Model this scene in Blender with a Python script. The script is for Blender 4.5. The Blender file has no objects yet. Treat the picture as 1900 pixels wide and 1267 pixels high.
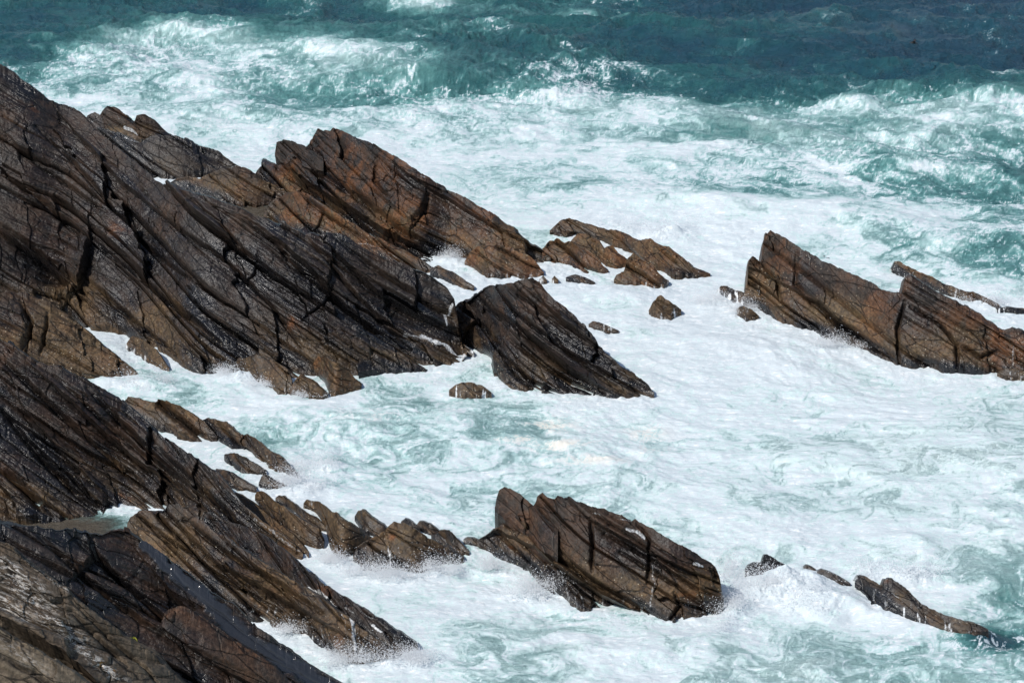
import bpy, math, random
import numpy as np
random.seed(7); rng = np.random.default_rng(7)
C = bpy.context.scene.collection
R = math.radians

# ------------------------------------------------------------------ camera, world, sun, exposure
CAM_H = 40.0; PITCH = R(20.0); HFOV = R(20.0)
cam_d = bpy.data.cameras.new('camera'); cam = bpy.data.objects.new('camera', cam_d); C.objects.link(cam)
cam.location = (0, 0, CAM_H); cam.rotation_euler = (math.pi/2 - PITCH, 0, 0)
cam_d.sensor_width = 36; cam_d.angle = HFOV; cam_d.clip_start = 1; cam_d.clip_end = 20000
bpy.context.scene.camera = cam
SUN_DIR = np.array([-0.62, -0.42, 0.80]); SUN_DIR /= np.linalg.norm(SUN_DIR)
SUN_EL = math.asin(SUN_DIR[2]); SUN_AZ = math.atan2(SUN_DIR[0], SUN_DIR[1])   # from +Y towards +X
w = bpy.data.worlds.new("World"); bpy.context.scene.world = w; w.use_nodes = True
nt = w.node_tree; nt.nodes.clear()
sky = nt.nodes.new('ShaderNodeTexSky'); sky.sky_type = 'NISHITA'; sky.sun_disc = False
sky.sun_elevation = SUN_EL; sky.sun_rotation = SUN_AZ
bg = nt.nodes.new('ShaderNodeBackground'); bg.inputs['Strength'].default_value = 0.11
wo = nt.nodes.new('ShaderNodeOutputWorld')
nt.links.new(sky.outputs[0], bg.inputs['Color']); nt.links.new(bg.outputs[0], wo.inputs['Surface'])
sl = bpy.data.lights.new('sun', 'SUN'); sl.energy = 3.6; sl.angle = R(0.5); sl.color = (1.0, 0.965, 0.91)
so = bpy.data.objects.new('sun', sl); C.objects.link(so)
from mathutils import Vector
so.rotation_euler = Vector(SUN_DIR.tolist()).to_track_quat('Z', 'Y').to_euler(); so.location = (-60, -40, 90)
vs = bpy.context.scene.view_settings
vs.view_transform = 'Standard'; vs.look = 'None'; vs.exposure = 0.16; vs.gamma = 1.0; vs.use_curve_mapping = False

# ------------------------------------------------------------------ photo pixel <-> world
FPX = 950.0 / math.tan(HFOV/2); CP, SP = math.cos(PITCH), math.sin(PITCH)
def ray(x, y):
    cx = (np.asarray(x, float) - 950.0)/FPX; cy = (633.5 - np.asarray(y, float))/FPX
    return cx, CP + cy*SP, -SP + cy*CP
def ground(x, y, z0=0.0):
    cx, dy, dz = ray(x, y); t = (z0 - CAM_H)/dz
    return cx*t, dy*t
def to_px(X, Y, Z):
    dz = Z - CAM_H; depth = Y*CP - dz*SP; up = Y*SP + dz*CP
    return 950 + FPX*X/depth, 633.5 - FPX*up/depth

# ------------------------------------------------------------------ noise
def _h(ix, iy, iz, seed):
    n = (ix.astype(np.int64)*374761393 + iy.astype(np.int64)*668265263 + iz.astype(np.int64)*2147483647 + seed*1274126177) & 0xffffffff
    n = ((n ^ (n >> 13))*1274126177) & 0xffffffff
    n = ((n ^ (n >> 15))*2246822519) & 0xffffffff
    return n ^ (n >> 16)
def hsh(ix, iy=None, seed=0):
    ix = np.asarray(ix); iy = np.zeros_like(ix) if iy is None else iy
    return (_h(ix, iy, np.zeros_like(ix), seed) & 0xffffff)/float(0xffffff)
_G = rng.normal(size=(256, 3)); _G /= np.linalg.norm(_G, axis=1)[:, None]
_G = _G.astype(np.float32)
def perlin3(x, y, z, seed=0):
    x0 = np.floor(x); y0 = np.floor(y); z0 = np.floor(z)
    fx = (x-x0).astype(np.float32); fy = (y-y0).astype(np.float32); fz = (z-z0).astype(np.float32)
    x0 = x0.astype(np.int64); y0 = y0.astype(np.int64); z0 = z0.astype(np.int64)
    u = fx*fx*fx*(fx*(fx*6-15)+10); v = fy*fy*fy*(fy*(fy*6-15)+10); q = fz*fz*fz*(fz*(fz*6-15)+10)
    out = 0
    for dx in (0, 1):
        for dy in (0, 1):
            for dz in (0, 1):
                g = _G[_h(x0+dx, y0+dy, z0+dz, seed) & 255]
                d = g[..., 0]*(fx-dx) + g[..., 1]*(fy-dy) + g[..., 2]*(fz-dz)
                out = out + d*(u if dx else 1-u)*(v if dy else 1-v)*(q if dz else 1-q)
    return out*1.5
_A2 = np.linspace(0, 2*math.pi, 256, endpoint=False); _G2 = np.stack([np.cos(_A2), np.sin(_A2)], 1).astype(np.float32)
def perlin2(x, y, seed=0):
    x0 = np.floor(x); y0 = np.floor(y)
    fx = (x-x0).astype(np.float32); fy = (y-y0).astype(np.float32)
    x0 = x0.astype(np.int64); y0 = y0.astype(np.int64); zz = np.zeros_like(x0)
    u = fx*fx*fx*(fx*(fx*6-15)+10); v = fy*fy*fy*(fy*(fy*6-15)+10); out = 0
    for dx in (0, 1):
        for dy in (0, 1):
            g = _G2[_h(x0+dx, y0+dy, zz, seed) & 255]
            out = out + (g[..., 0]*(fx-dx) + g[..., 1]*(fy-dy))*(u if dx else 1-u)*(v if dy else 1-v)
    return out*1.4
def fbm2(x, y, o=4, seed=0, gain=0.5, lac=2.03):
    s = 0; a = 1; t = 0
    for k in range(o):
        s = s + a*perlin2(x, y, seed+k*17); t += a; a *= gain; x = x*lac+3.1; y = y*lac+1.7
    return s/t*1.5
def ridged2(x, y, o=4, seed=0, gain=0.55, lac=2.1):
    s = 0; a = 1; t = 0
    for k in range(o):
        s = s + a*(1-np.abs(perlin2(x, y, seed+k*13))*2.0); t += a; a *= gain; x = x*lac+2.1; y = y*lac+5.7
    return s/t
def fbm3(x, y, z, o=4, seed=0, gain=0.5, lac=2.03):
    s = 0; a = 1; t = 0
    for k in range(o):
        s = s + a*perlin3(x, y, z, seed+k*17); t += a; a *= gain; x = x*lac+3.1; y = y*lac+1.7; z = z*lac+.7
    return s/t*1.5
def sst(a, b, x):
    t = np.clip((x-a)/(b-a+0.0), 0, 1); return t*t*(3-2*t)

# ------------------------------------------------------------------ materials
class NT:
    def __init__(s, name):
        s.m = bpy.data.materials.new(name); s.m.use_nodes = True; s.t = s.m.node_tree; s.t.nodes.clear()
    def n(s, typ, **kw):
        nd = s.t.nodes.new(typ)
        for k, v in kw.items(): setattr(nd, k, v)
        return nd
    def put(s, inp, v):
        if isinstance(v, bpy.types.NodeSocket): s.t.links.new(v, inp)
        elif isinstance(v, (tuple, list)) and len(v) == 3 and inp.type == 'RGBA': inp.default_value = (*v, 1)
        else: inp.default_value = v
    def math(s, op, a, b=0.0, clamp=False):
        nd = s.n('ShaderNodeMath', operation=op, use_clamp=clamp); s.put(nd.inputs[0], a); s.put(nd.inputs[1], b); return nd.outputs[0]
    def mix(s, f, a, b):
        nd = s.n('ShaderNodeMix', data_type='RGBA'); s.put(nd.inputs[0], f); s.put(nd.inputs[6], a); s.put(nd.inputs[7], b); return nd.outputs[2]
    def mul(s, f, a, b):
        nd = s.n('ShaderNodeMix', data_type='RGBA', blend_type='MULTIPLY'); s.put(nd.inputs[0], f); s.put(nd.inputs[6], a); s.put(nd.inputs[7], b); return nd.outputs[2]
    def rng(s, v, a, b, c=0.0, d=1.0):
        nd = s.n('ShaderNodeMapRange', interpolation_type='SMOOTHSTEP'); s.put(nd.inputs[0], v)
        for i, q in enumerate((a, b, c, d)): nd.inputs[i+1].default_value = q
        return nd.outputs[0]
    def noise(s, vec, scale, detail=4, rough=.55, dist=0.0):
        nd = s.n('ShaderNodeTexNoise'); s.put(nd.inputs['Vector'], vec); nd.inputs['Scale'].default_value = scale
        nd.inputs['Detail'].default_value = detail; nd.inputs['Roughness'].default_value = rough; nd.inputs['Distortion'].default_value = dist
        return nd.outputs['Fac']
    def attr(s, name):
        return s.n('ShaderNodeAttribute', attribute_name=name).outputs['Fac']
    def mapping(s, vec, rot=(0, 0, 0), scale=(1, 1, 1)):
        nd = s.n('ShaderNodeMapping', vector_type='POINT'); s.put(nd.inputs[0], vec)
        nd.inputs['Rotation'].default_value = rot; nd.inputs['Scale'].default_value = scale; return nd.outputs[0]

def rock_material():
    s = NT('wet_slate_rock'); tc = s.n('ShaderNodeTexCoord').outputs['Object']
    bed = s.mapping(tc, rot=(0, R(-26), 0))                     # local frame: x along the dip, z across the beds
    st = s.n('ShaderNodeMapping', vector_type='POINT'); s.put(st.inputs[0], bed); st.inputs['Scale'].default_value = (0.34, 0.5, 1.8)
    st = st.outputs[0]
    n1 = s.noise(st, 1.6, 8, .62, .12); n2 = s.noise(tc, 0.55, 5, .6); n3 = s.noise(tc, 9, 6, .65); n4 = s.noise(st, 7.0, 6, .7)
    col = s.mix(s.rng(n1, .3, .72), (0.0165, 0.0127, 0.0102), (0.046, 0.0348, 0.0275))
    col = s.mix(s.rng(n2, .45, .68), col, s.mix(n3, (0.017, 0.0140, 0.0122), (0.054, 0.040, 0.0315)))
    # pale weathered slab with lichen
    col = s.mix(s.attr('pale'), col, s.mix(n1, (0.080, 0.062, 0.043), (0.19, 0.150, 0.105)))
    # tide zone: weed and barnacle brown
    tide = s.math('MULTIPLY', s.attr('tide'), s.rng(s.noise(tc, 2.3, 5, .65), .25, .7, .35, 1.0))
    col = s.mix(tide, col, s.mix(n3, (0.044, 0.0305, 0.017), (0.155, 0.103, 0.053)))
    rst = s.math('MULTIPLY', s.math('MULTIPLY', s.attr('rust'), .75), s.rng(s.noise(tc, 1.4, 6, .6, .5), .37, .58))
    col = s.mix(s.math('MULTIPLY', rst, .8), col, s.mix(n3, (0.10, 0.038, 0.014), (0.21, 0.085, 0.030)))
    # wet black
    wet = s.math('MULTIPLY', s.attr('wet'), s.rng(s.noise(st, .7, 6, .6, .6), .36, .6, .25, 1.0))
    col = s.mix(wet, col, (0.0085, 0.0082, 0.0095))
    # fine cracks following the beds
    cr = s.n('ShaderNodeTexVoronoi', feature='DISTANCE_TO_EDGE'); wv = s.n('ShaderNodeVectorMath', operation='ADD')
    nz = s.n('ShaderNodeTexNoise'); s.put(nz.inputs['Vector'], tc); nz.inputs['Scale'].default_value = 1.5; nz.inputs['Detail'].default_value = 4
    sc = s.n('ShaderNodeVectorMath', operation='SCALE'); s.put(sc.inputs[0], nz.outputs['Color']); sc.inputs['Scale'].default_value = .16
    s.put(wv.inputs[0], st); s.put(wv.inputs[1], sc.outputs[0]); s.put(cr.inputs['Vector'], wv.outputs[0]); cr.inputs['Scale'].default_value = 1.15
    crk = s.rng(cr.outputs['Distance'], 0.0, 0.035, 0.0, 1.0)
    col = s.mul(s.math('SUBTRACT', 1.0, crk), col, (0.25, 0.25, 0.25))
    # mottling
    col = s.mul(.75, col, s.n('ShaderNodeCombineColor').outputs[0]) if False else col
    mot = s.math('MULTIPLY', s.rng(n4, .25, .75, .72, 1.28), s.rng(n3, .3, .7, .62, 1.38))
    vm = s.n('ShaderNodeVectorMath', operation='SCALE'); s.put(vm.inputs[0], col); s.put(vm.inputs['Scale'], mot); col = vm.outputs[0]
    # barnacles
    vb = s.n('ShaderNodeTexVoronoi', feature='F1'); s.put(vb.inputs['Vector'], tc); vb.inputs['Scale'].default_value = 9.0
    spk = s.math('LESS_THAN', vb.outputs['Distance'], 0.17)
    spn = s.n('ShaderNodeSeparateColor'); s.put(spn.inputs[0], vb.outputs['Color'])
    spk = s.math('MULTIPLY', spk, s.math('GREATER_THAN', spn.outputs[0], 0.62))
    spk = s.math('MULTIPLY', spk, s.attr('barn')); spk = s.math('MULTIPLY', spk, s.rng(s.noise(tc, 1.1, 3), .38, .58))
    col = s.mix(spk, col, (0.42, 0.36, 0.27))
    # lichen
    lv = s.rng(s.noise(st, 9.0, 8, .78, .2), .50, .55)
    col = s.mix(s.math('MULTIPLY', lv, s.attr('lichen')), col, (0.62, 0.58, 0.53))
    lo = s.rng(s.noise(tc, 3.7, 7, .75), .60, .66)
    col = s.mix(s.math('MULTIPLY', lo, s.attr('lichen')), col, (0.34, 0.17, 0.04))
    # foam and water runs lying on the rock
    fm = s.math('ADD', s.attr('foam'), s.math('MULTIPLY', s.math('SUBTRACT', s.noise(tc, 14, 5, .7), .5), 1.2))
    fm = s.math('MULTIPLY', s.rng(fm, .45, 1.0), s.rng(s.attr('foam'), .02, .2))
    col = s.mix(fm, col, (0.68, 0.70, 0.71))
    rough = s.math('ADD', s.rng(n3, .3, .7, .34, .62), s.math('MULTIPLY', wet, -.20))
    rough = s.math('ADD', rough, s.math('MULTIPLY', s.attr('pale'), .3), True)
    col = s.mix(s.attr('sheen'), col, (0.030, 0.033, 0.040)); rough = s.math('SUBTRACT', rough, s.math('MULTIPLY', s.attr('sheen'), .22), True)  # sky reflection on the smooth wet sheet, put in as a blue-grey base colour
    b = s.n('ShaderNodeBsdfPrincipled'); s.put(b.inputs['Base Color'], col); s.put(b.inputs['Roughness'], rough)
    s.put(b.inputs['Specular IOR Level'], s.math('ADD', .20, s.math('MULTIPLY', wet, .30)))
    h = s.math('ADD', s.math('MULTIPLY', n4, .30), s.math('MULTIPLY', n3, .50)); h = s.math('ADD', h, s.math('MULTIPLY', crk, .35))
    bp = s.n('ShaderNodeBump'); s.put(bp.inputs['Strength'], s.math('SUBTRACT', .85, s.math('MULTIPLY', s.attr('sheen'), .6))); bp.inputs['Distance'].default_value = .07
    s.put(bp.inputs['Height'], h); s.put(b.inputs['Normal'], bp.outputs[0])
    o = s.n('ShaderNodeOutputMaterial'); s.t.links.new(b.outputs[0], o.inputs[0]); return s.m

def sea_material():
    s = NT('foaming_sea_water'); tc = s.n('ShaderNodeTexCoord').outputs['Object']
    cr = s.n('ShaderNodeValToRGB'); e = cr.color_ramp.elements
    e[0].position = 0.0; e[0].color = (0.024, 0.062, 0.108, 1); e[1].position = 1.0; e[1].color = (0.61, 0.745, 0.73, 1)
    for p, c in ((.25, (0.020, 0.078, 0.112, 1)), (.45, (0.028, 0.122, 0.132, 1)), (.62, (0.115, 0.29, 0.283, 1)), (.80, (0.385, 0.565, 0.553, 1))):
        q = e.new(p); q.color = c
    s.put(cr.inputs[0], s.attr('tone')); col = cr.outputs[0]
    col = s.mix(s.attr('sand'), col, (0.115, 0.096, 0.072))
    stv = s.mapping(tc, rot=(0, 0, R(12)), scale=(.8, 1.15, 1.0))
    fine = s.noise(stv, 4.5, 8, .74, .5); fine2 = s.noise(tc, 22, 4, .7)
    f = s.math('ADD', s.attr('foam'), s.math('MULTIPLY', s.math('SUBTRACT', fine, .48), 1.9))
    f = s.math('ADD', f, s.math('MULTIPLY', s.math('SUBTRACT', fine2, .5), .70))
    web = s.n('ShaderNodeTexNoise', noise_type='RIDGED_MULTIFRACTAL'); s.put(web.inputs['Vector'], stv); web.inputs['Scale'].default_value = 1.9
    web.inputs['Detail'].default_value = 6; web.inputs['Roughness'].default_value = .62; web.inputs['Distortion'].default_value = .7
    wb = s.rng(web.outputs['Fac'], .35, 1.5)
    f = s.math('ADD', f, s.math('MULTIPLY', s.math('SUBTRACT', wb, .5), .42))
    f = s.rng(f, .16, .70)
    hst = s.mapping(tc, rot=(0, 0, R(6)), scale=(.75, 1.7, 1.0)); grain = s.noise(hst, 3.6, 9, .76, .35)
    grain = s.math('ADD', s.math('MULTIPLY', grain, .75), s.math('MULTIPLY', wb, .22))
    fcol = s.mix(s.attr('cream'), s.mix(s.rng(grain, .38, .50), (0.60, 0.665, 0.69), (0.87, 0.87, 0.865)), (0.82, 0.765, 0.655))
    col = s.mix(f, col, fcol)
    rough = s.math('ADD', s.math('MULTIPLY', f, .5), s.rng(s.attr('tone'), .25, .6, .22, .42), True)
    b = s.n('ShaderNodeBsdfPrincipled'); s.put(b.inputs['Base Color'], col); s.put(b.inputs['Roughness'], rough)
    b.inputs['IOR'].default_value = 1.333; b.inputs['Specular IOR Level'].default_value = .5
    rip = s.noise(s.mapping(tc, rot=(0, 0, R(4)), scale=(.55, 1.25, 1.0)), 2.2, 9, .72, .8)
    h = s.math('ADD', s.math('MULTIPLY', rip, 1.1), s.math('MULTIPLY', fine, .75))
    bp = s.n('ShaderNodeBump'); s.put(bp.inputs['Distance'], s.rng(s.attr('foam'), .0, .6, .34, .14)); s.put(bp.inputs['Strength'], s.rng(s.attr('foam'), .0, .7, .85, .42))
    s.put(bp.inputs['Height'], h); s.put(b.inputs['Normal'], bp.outputs[0])
    o = s.n('ShaderNodeOutputMaterial'); s.t.links.new(b.outputs[0], o.inputs[0]); return s.m

def plain(name, col, rough=.6):
    s = NT(name); tc = s.n('ShaderNodeTexCoord').outputs['Object']
    b = s.n('ShaderNodeBsdfPrincipled'); n = s.noise(tc, 20, 3)
    s.put(b.inputs['Base Color'], s.mix(n, tuple(c*.8 for c in col), tuple(min(1, c*1.15) for c in col))); b.inputs['Roughness'].default_value = rough
    o = s.n('ShaderNodeOutputMaterial'); s.t.links.new(b.outputs[0], o.inputs[0]); return s.m
M_ROCK = rock_material(); M_SEA = sea_material(); 
def spray_material():
    s = NT('white_sea_spray'); d = s.n('ShaderNodeBsdfDiffuse'); d.inputs[0].default_value = (.95, .96, .97, 1)
    t = s.n('ShaderNodeBsdfTranslucent'); t.inputs[0].default_value = (.95, .96, .97, 1)
    m = s.n('ShaderNodeMixShader'); m.inputs[0].default_value = .5; s.t.links.new(d.outputs[0], m.inputs[1]); s.t.links.new(t.outputs[0], m.inputs[2])
    tr = s.n('ShaderNodeBsdfTransparent'); m2 = s.n('ShaderNodeMixShader'); m2.inputs[0].default_value = .6
    s.t.links.new(tr.outputs[0], m2.inputs[1]); s.t.links.new(m.outputs[0], m2.inputs[2])
    o = s.n('ShaderNodeOutputMaterial'); s.t.links.new(m2.outputs[0], o.inputs[0]); return s.m
M_SPRAY = spray_material()

# ------------------------------------------------------------------ mesh helpers
def grid_obj(name, P, mat, attrs, smooth):
    ny, nx = P.shape[:2]; origin = np.array([P[..., 0].mean(), P[..., 1].mean(), 0.0])
    V = (P - origin).reshape(-1, 3).astype(np.float32)
    idx = np.arange(ny*nx).reshape(ny, nx)
    F = np.stack([idx[:-1, :-1], idx[:-1, 1:], idx[1:, 1:], idx[1:, :-1]], -1).reshape(-1, 4)
    me = bpy.data.meshes.new(name); me.vertices.add(len(V)); me.vertices.foreach_set('co', V.ravel())
    me.loops.add(F.size); me.loops.foreach_set('vertex_index', F.ravel().astype(np.int32))
    me.polygons.add(len(F)); me.polygons.foreach_set('loop_start', np.arange(0, F.size, 4, dtype=np.int32))
    me.polygons.foreach_set('use_smooth', np.full(len(F), smooth)); me.update(calc_edges=True)
    for k, v in attrs.items():
        a = me.attributes.new(k, 'FLOAT', 'POINT'); a.data.foreach_set('value', np.ascontiguousarray(v, np.float32).ravel())
    me.materials.append(mat); o = bpy.data.objects.new(name, me); o.location = origin; C.objects.link(o); return o

def polydist(px, py, line):
    """signed distance in photo pixels to a polyline (positive = below the line in the picture) and position along it 0..1"""
    best = np.full(px.shape, 1e9); sg = np.zeros(px.shape); al = np.zeros(px.shape)
    L = np.array(line, float); seg = np.hypot(*(L[1:]-L[:-1]).T); tot = seg.sum(); acc = 0
    for k in range(len(L)-1):
        a, b = L[k], L[k+1]; d = b-a; t = np.clip(((px-a[0])*d[0]+(py-a[1])*d[1])/(d@d), 0, 1)
        ex = px-(a[0]+t*d[0]); ey = py-(a[1]+t*d[1]); dist = np.hypot(ex, ey); m = dist < best
        best = np.where(m, dist, best); sg = np.where(m, np.sign(d[0]*ey - d[1]*ex), sg); al = np.where(m, (acc+t*seg[k])/tot, al); acc += seg[k]
    return best, sg, al

def bedding(P, seed, amp, dip, size):
    d = R(dip-4.5); s = P[..., 0]*math.sin(d) + P[..., 2]*math.cos(d) + .05*P[..., 1]
    a = P[..., 0]*math.cos(d) - P[..., 2]*math.sin(d) + .10*P[..., 1]
    x, y, z = P[..., 0], P[..., 1], P[..., 2]
    s = s + .06*fbm3(x*.22, y*.22, z*.22, 3, seed+5) + .012*fbm3(x*1.4, y*1.4, z*1.4, 3, seed+9)
    rough_ = sst(-.35, .45, fbm3(x*.33, y*.33, z*.33, 2, seed+61))
    jit = fbm3(x*.9, y*.9, z*.9, 3, seed+31)
    D = np.zeros(x.shape)
    for o, (T, A, LN) in enumerate(((2.3*size, .42, 5.5), (.95*size, .26, 2.8), (.40*size, .10, 1.7), (.14*size, .028, .9))):
        k = s/T + .3*np.sin(s/T*1.7+seed) ; i = np.floor(k); f = k-i
        r = hsh(i, seed=seed+o*7); ln = LN*size*(.6+.9*hsh(i, seed=seed+o*7+1))
        j = (a + .35*T*jit + .9*(f-.5)*T + r*11.0)/ln; jj = np.floor(j); fj = j-jj
        h = hsh(i, jj, seed+o*7+2); h2 = hsh(i, jj, seed+o*7+3); h3 = hsh(i, jj, seed+o*7+4)
        A = A if o < 2 else A*(.15+1.1*rough_)
        D += A*((h-.5)*1.6 + (h2-.5)*1.3*(fj-.5) + (h3-.5)*1.8*(f-.5))
        e = np.minimum(f, 1-f)*T; gm = .4+1.2*hsh(i + (f > .5), seed=seed+o*7+5)
        D -= A*.75*gm*np.exp(-(e/(.022+.014*(3-o)))**2)
        ej = np.minimum(fj, 1-fj)*ln; D -= A*.22*np.exp(-(ej/.035)**2)*(h3 > .45)
    D += .08*fbm3(x*.5, y*.5, z*.5, 3, seed+3)*1.2 + .05*fbm3(x*3, y*3, z*3, 4, seed+4, .6)
    return D*amp

BASES = []                                              # waterline points in photo pixels (for foam round the rocks)
def rock(name, label, top, bot, slope=48, seed=1, amp=1.0, dip=30, size=1.0, conv=1.15, step=1.5, wet=.3, rust=.12, tide=1.0, tz=1.3,
         pale=0.0, barn=.8, lichen=0.0, foam=(), runs=.5, cracks=(), ledges=(), ref=None, jag=2.2, back=1.3, cat='rock', group=None, base=True, drop=1.4, lich_zone=None, rust_spots=(), zbase=0.0, sheet=None):
    top = np.array(top, float); bot = np.array(bot, float)
    x0 = min(top[0, 0], bot[0, 0]); x1 = max(top[-1, 0], bot[-1, 0])
    nx = max(14, int((x1-x0)/step)); xs = np.linspace(x0, x1, nx)
    yt = np.interp(xs, top[:, 0], top[:, 1]); yb = np.interp(xs, bot[:, 0], bot[:, 1])
    fade = np.clip((yb-yt)/25, 0, 1); yt0 = yt.copy()
    yt = yt + jag*fade*(fbm2(xs*.045, xs*0+seed*3.7, 4, seed)*1.6 + (hsh(np.floor(xs/9+seed), seed=seed)-.5)*.9)
    yb = yb + 2.2*fbm2(xs*.05, xs*0+seed*1.3, 3, seed+2)
    yt = np.minimum(yt, yb-1.0)
    kw = int(max(3, min(nx//5, 34/step))); ys = np.convolve(np.pad(yt0, kw, 'edge'), np.hanning(2*kw+1)/np.hanning(2*kw+1).sum(), 'valid')
    ys = np.minimum(ys*.5+yt0*.5, yb-1.0) if (yb-yt).max() < 60 else np.minimum(ys, yb-1.0)
    kb = int(max(3, min(nx//4, 60/step))); hn = np.hanning(2*kb+1)/np.hanning(2*kb+1).sum()
    if ref is None:
        _, Yb = ground(xs, yb, zbase); ybs = np.convolve(np.pad(yb, kb, 'edge'), hn, 'valid'); _, Ybs = ground(xs, ybs, zbase); zs0 = 0*xs
    else:                                               # seated on the face of a host rock: its waterline and slope
        hb, hs = ref; _, Yh = ground(xs, np.interp(xs, np.array(hb)[:, 0], np.array(hb)[:, 1])); th = math.tan(R(hs)); _, dy_, dz_ = ray(xs, yb)
        Yb = (CAM_H + Yh*th)/(th - dz_/dy_) - .25; Ybs = Yb; ybs = yb; zs0 = CAM_H + Yb/dy_*dz_
    if base and ref is None: BASES.extend([(a, b) for a, b in zip(xs, yb)])
    ts = math.tan(R(slope)); _, dy, dz = ray(xs, ys)
    Yc = (CAM_H - zs0 + Ybs*ts)/(ts - dz/dy)
    nv = max(8, int((yb-yt).max()/step)); t = np.linspace(0, 1, nv)[:, None]
    PY = ybs[None]*(1-t) + (yb-ybs)[None]*(1-sst(0, .15, t)) + ys[None]*t + (yt-ys)[None]*sst(np.maximum(.55, 1-30/np.maximum(yb-yt, 31))[None], 1, t); PX = np.broadcast_to(xs[None], PY.shape)
    g = t**conv
    w0 = 1-sst(0, .22, t); Y = (Yb[None]*w0 + Ybs[None]*(1-w0)) + (Yc-(Yb[None]*w0 + Ybs[None]*(1-w0)))*g
    cx, dy, dz = ray(PX, PY); k = Y/dy; front = np.stack([cx*k, Y, CAM_H+k*dz], -1)
    # skirt under the water and the back slope
    b0 = front[0]; sk = []
    for q in (2.0, 1.3, .7, .3):
        p = b0.copy(); p[:, 1] -= drop*q*(.35 if ref is None else -1.2)*min(1, 48/slope); p[:, 2] -= drop*q; sk.append(p)
    c0 = front[-1]; hgt = np.maximum(c0[:, 2], .05) + 1.2; bk = []
    nb = max(8, int(nv*.4))
    for q in np.linspace(0, 1, nb+1)[1:]:
        p = c0.copy(); p[:, 1] += hgt*q/back + .25*min(1, q*6); p[:, 2] -= hgt*(q**1.25); bk.append(p)
    P = np.concatenate([np.array(sk), front, np.array(bk)], 0); ns = len(sk)
    py_all = np.concatenate([np.repeat(PY[:1], ns, 0), PY, np.repeat(PY[-1:], nb, 0)], 0); px_all = np.broadcast_to(xs[None], py_all.shape)
    hloc = np.clip((yb-yt)/40, .12, 1)[None]
    D = bedding(P, seed, amp, dip, size)*hloc
    wx = px_all + 2.6*fbm2(px_all*.03, py_all*.03, 3, seed+71); wy = py_all + 2.6*fbm2(px_all*.03+9, py_all*.03, 3, seed+72)
    isf = np.zeros(P.shape[:2]); isf[ns:ns+nv] = 1
    for c in cracks:
        line, wd, dp = c; e, sg, al = polydist(wx, wy, line)
        D -= isf*dp*np.exp(-(e/wd)**2)*np.sin(np.clip(al, .03, .97)*math.pi)**.5
    for c in ledges:                                    # the side below the line is set back, fading with distance
        line, dp, fl = c; e, sg, al = polydist(wx, wy, line); below = np.clip(sg*e/1.5, 0, 1)
        D += isf*(-dp*below*np.exp(-e/fl) + .5*dp*(1-below)*np.exp(-e/(fl*.6)))*np.sin(np.clip(al, .04, .96)*math.pi)**.5
    sheen = np.zeros(P.shape[:2])
    if sheet:
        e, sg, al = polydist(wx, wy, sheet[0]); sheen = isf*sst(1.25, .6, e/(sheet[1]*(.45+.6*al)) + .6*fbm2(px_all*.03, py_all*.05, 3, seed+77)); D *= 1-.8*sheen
    sl_ = R(slope); nrm = np.zeros_like(P); nrm[..., 1] = -math.sin(sl_); nrm[..., 2] = math.cos(sl_)
    nrm[..., 0] = -.12
    nrm[ns+nv:, :, 1] = .5; nrm[ns+nv:, :, 2] = .6
    tt = np.linspace(0, 1, nv); crest = np.ones(P.shape[0]); crest[ns:ns+nv] = 1-.55*sst(.82, 1, tt); crest[ns+nv:] = .45; crest[:ns] = .7
    endf = np.clip(np.minimum(xs-x0, x1-xs)/14+.15, 0, 1)[None]
    P = P + nrm*(D*crest[:, None]*endf)[..., None]
    # attributes
    X_, Y_, Z_ = P[..., 0], P[..., 1], P[..., 2]; wn = fbm3(X_*.35, Y_*.35, Z_*.35, 4, seed+41)
    A = {}
    A['tide'] = tide*(1-sst(tz*.45, tz*1.25, Z_ + .7*wn))
    A['wet'] = np.clip(wet + 1.1*wn + .5*np.clip(-D*3, 0, 1), 0, 1)
    A['wet'] = np.clip(A['wet'] + ((.9 if tz < 2.4 else .3)*sst(.55, .15, Z_ + .25*wn) if tide > 0 and zbase == 0 else 0), 0, 1)
    A['rust'] = np.clip(rust*1.6 + .8*fbm3(X_*.5, Y_*.5, Z_*.5, 3, seed+43)*rust*3, 0, 1)
    for (ex, ey, er) in rust_spots:
        A['rust'] = np.maximum(A['rust'], 2.0*np.exp(-((px_all-ex)**2+(py_all-ey)**2*1.8)/er**2)*isf)
    A['rust'] = np.clip(A['rust'], 0, 1.5)
    A['sheen'] = sheen
    A['pale'] = np.clip(pale*(1+.6*wn), 0, 1); A['barn'] = np.clip(barn*(.3+.8*A['tide']+.4*wn), 0, 1)
    A['lichen'] = np.full(X_.shape, 0.0)
    for (ex, ey, rx, ry) in (lich_zone or ()):
        rot = R(35); u = (px_all-ex)*math.cos(rot)+(py_all-ey)*math.sin(rot); v = -(px_all-ex)*math.sin(rot)+(py_all-ey)*math.cos(rot)
        A['lichen'] = np.maximum(A['lichen'], lichen*isf*np.exp(-(u/rx)**2-(v/ry)**2))
    # wash just above the waterline, in strings that follow the fall of the rock
    strn = fbm2(px_all*.16+seed, py_all*.022, 4, seed+51, .6); reach = .20 + .8*np.clip(fbm2(px_all*.02, px_all*0+seed, 2, seed+52)+.25, 0, 1)
    
    strn = strn + .5*fbm3(X_*2.2, Y_*2.2, Z_*2.2, 3, seed+57)
    fo = .72*runs*sst(1.0, .0, np.clip(Z_-zbase, 0, 9)/(reach*1.6))*(.35+1.3*strn)
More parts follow.
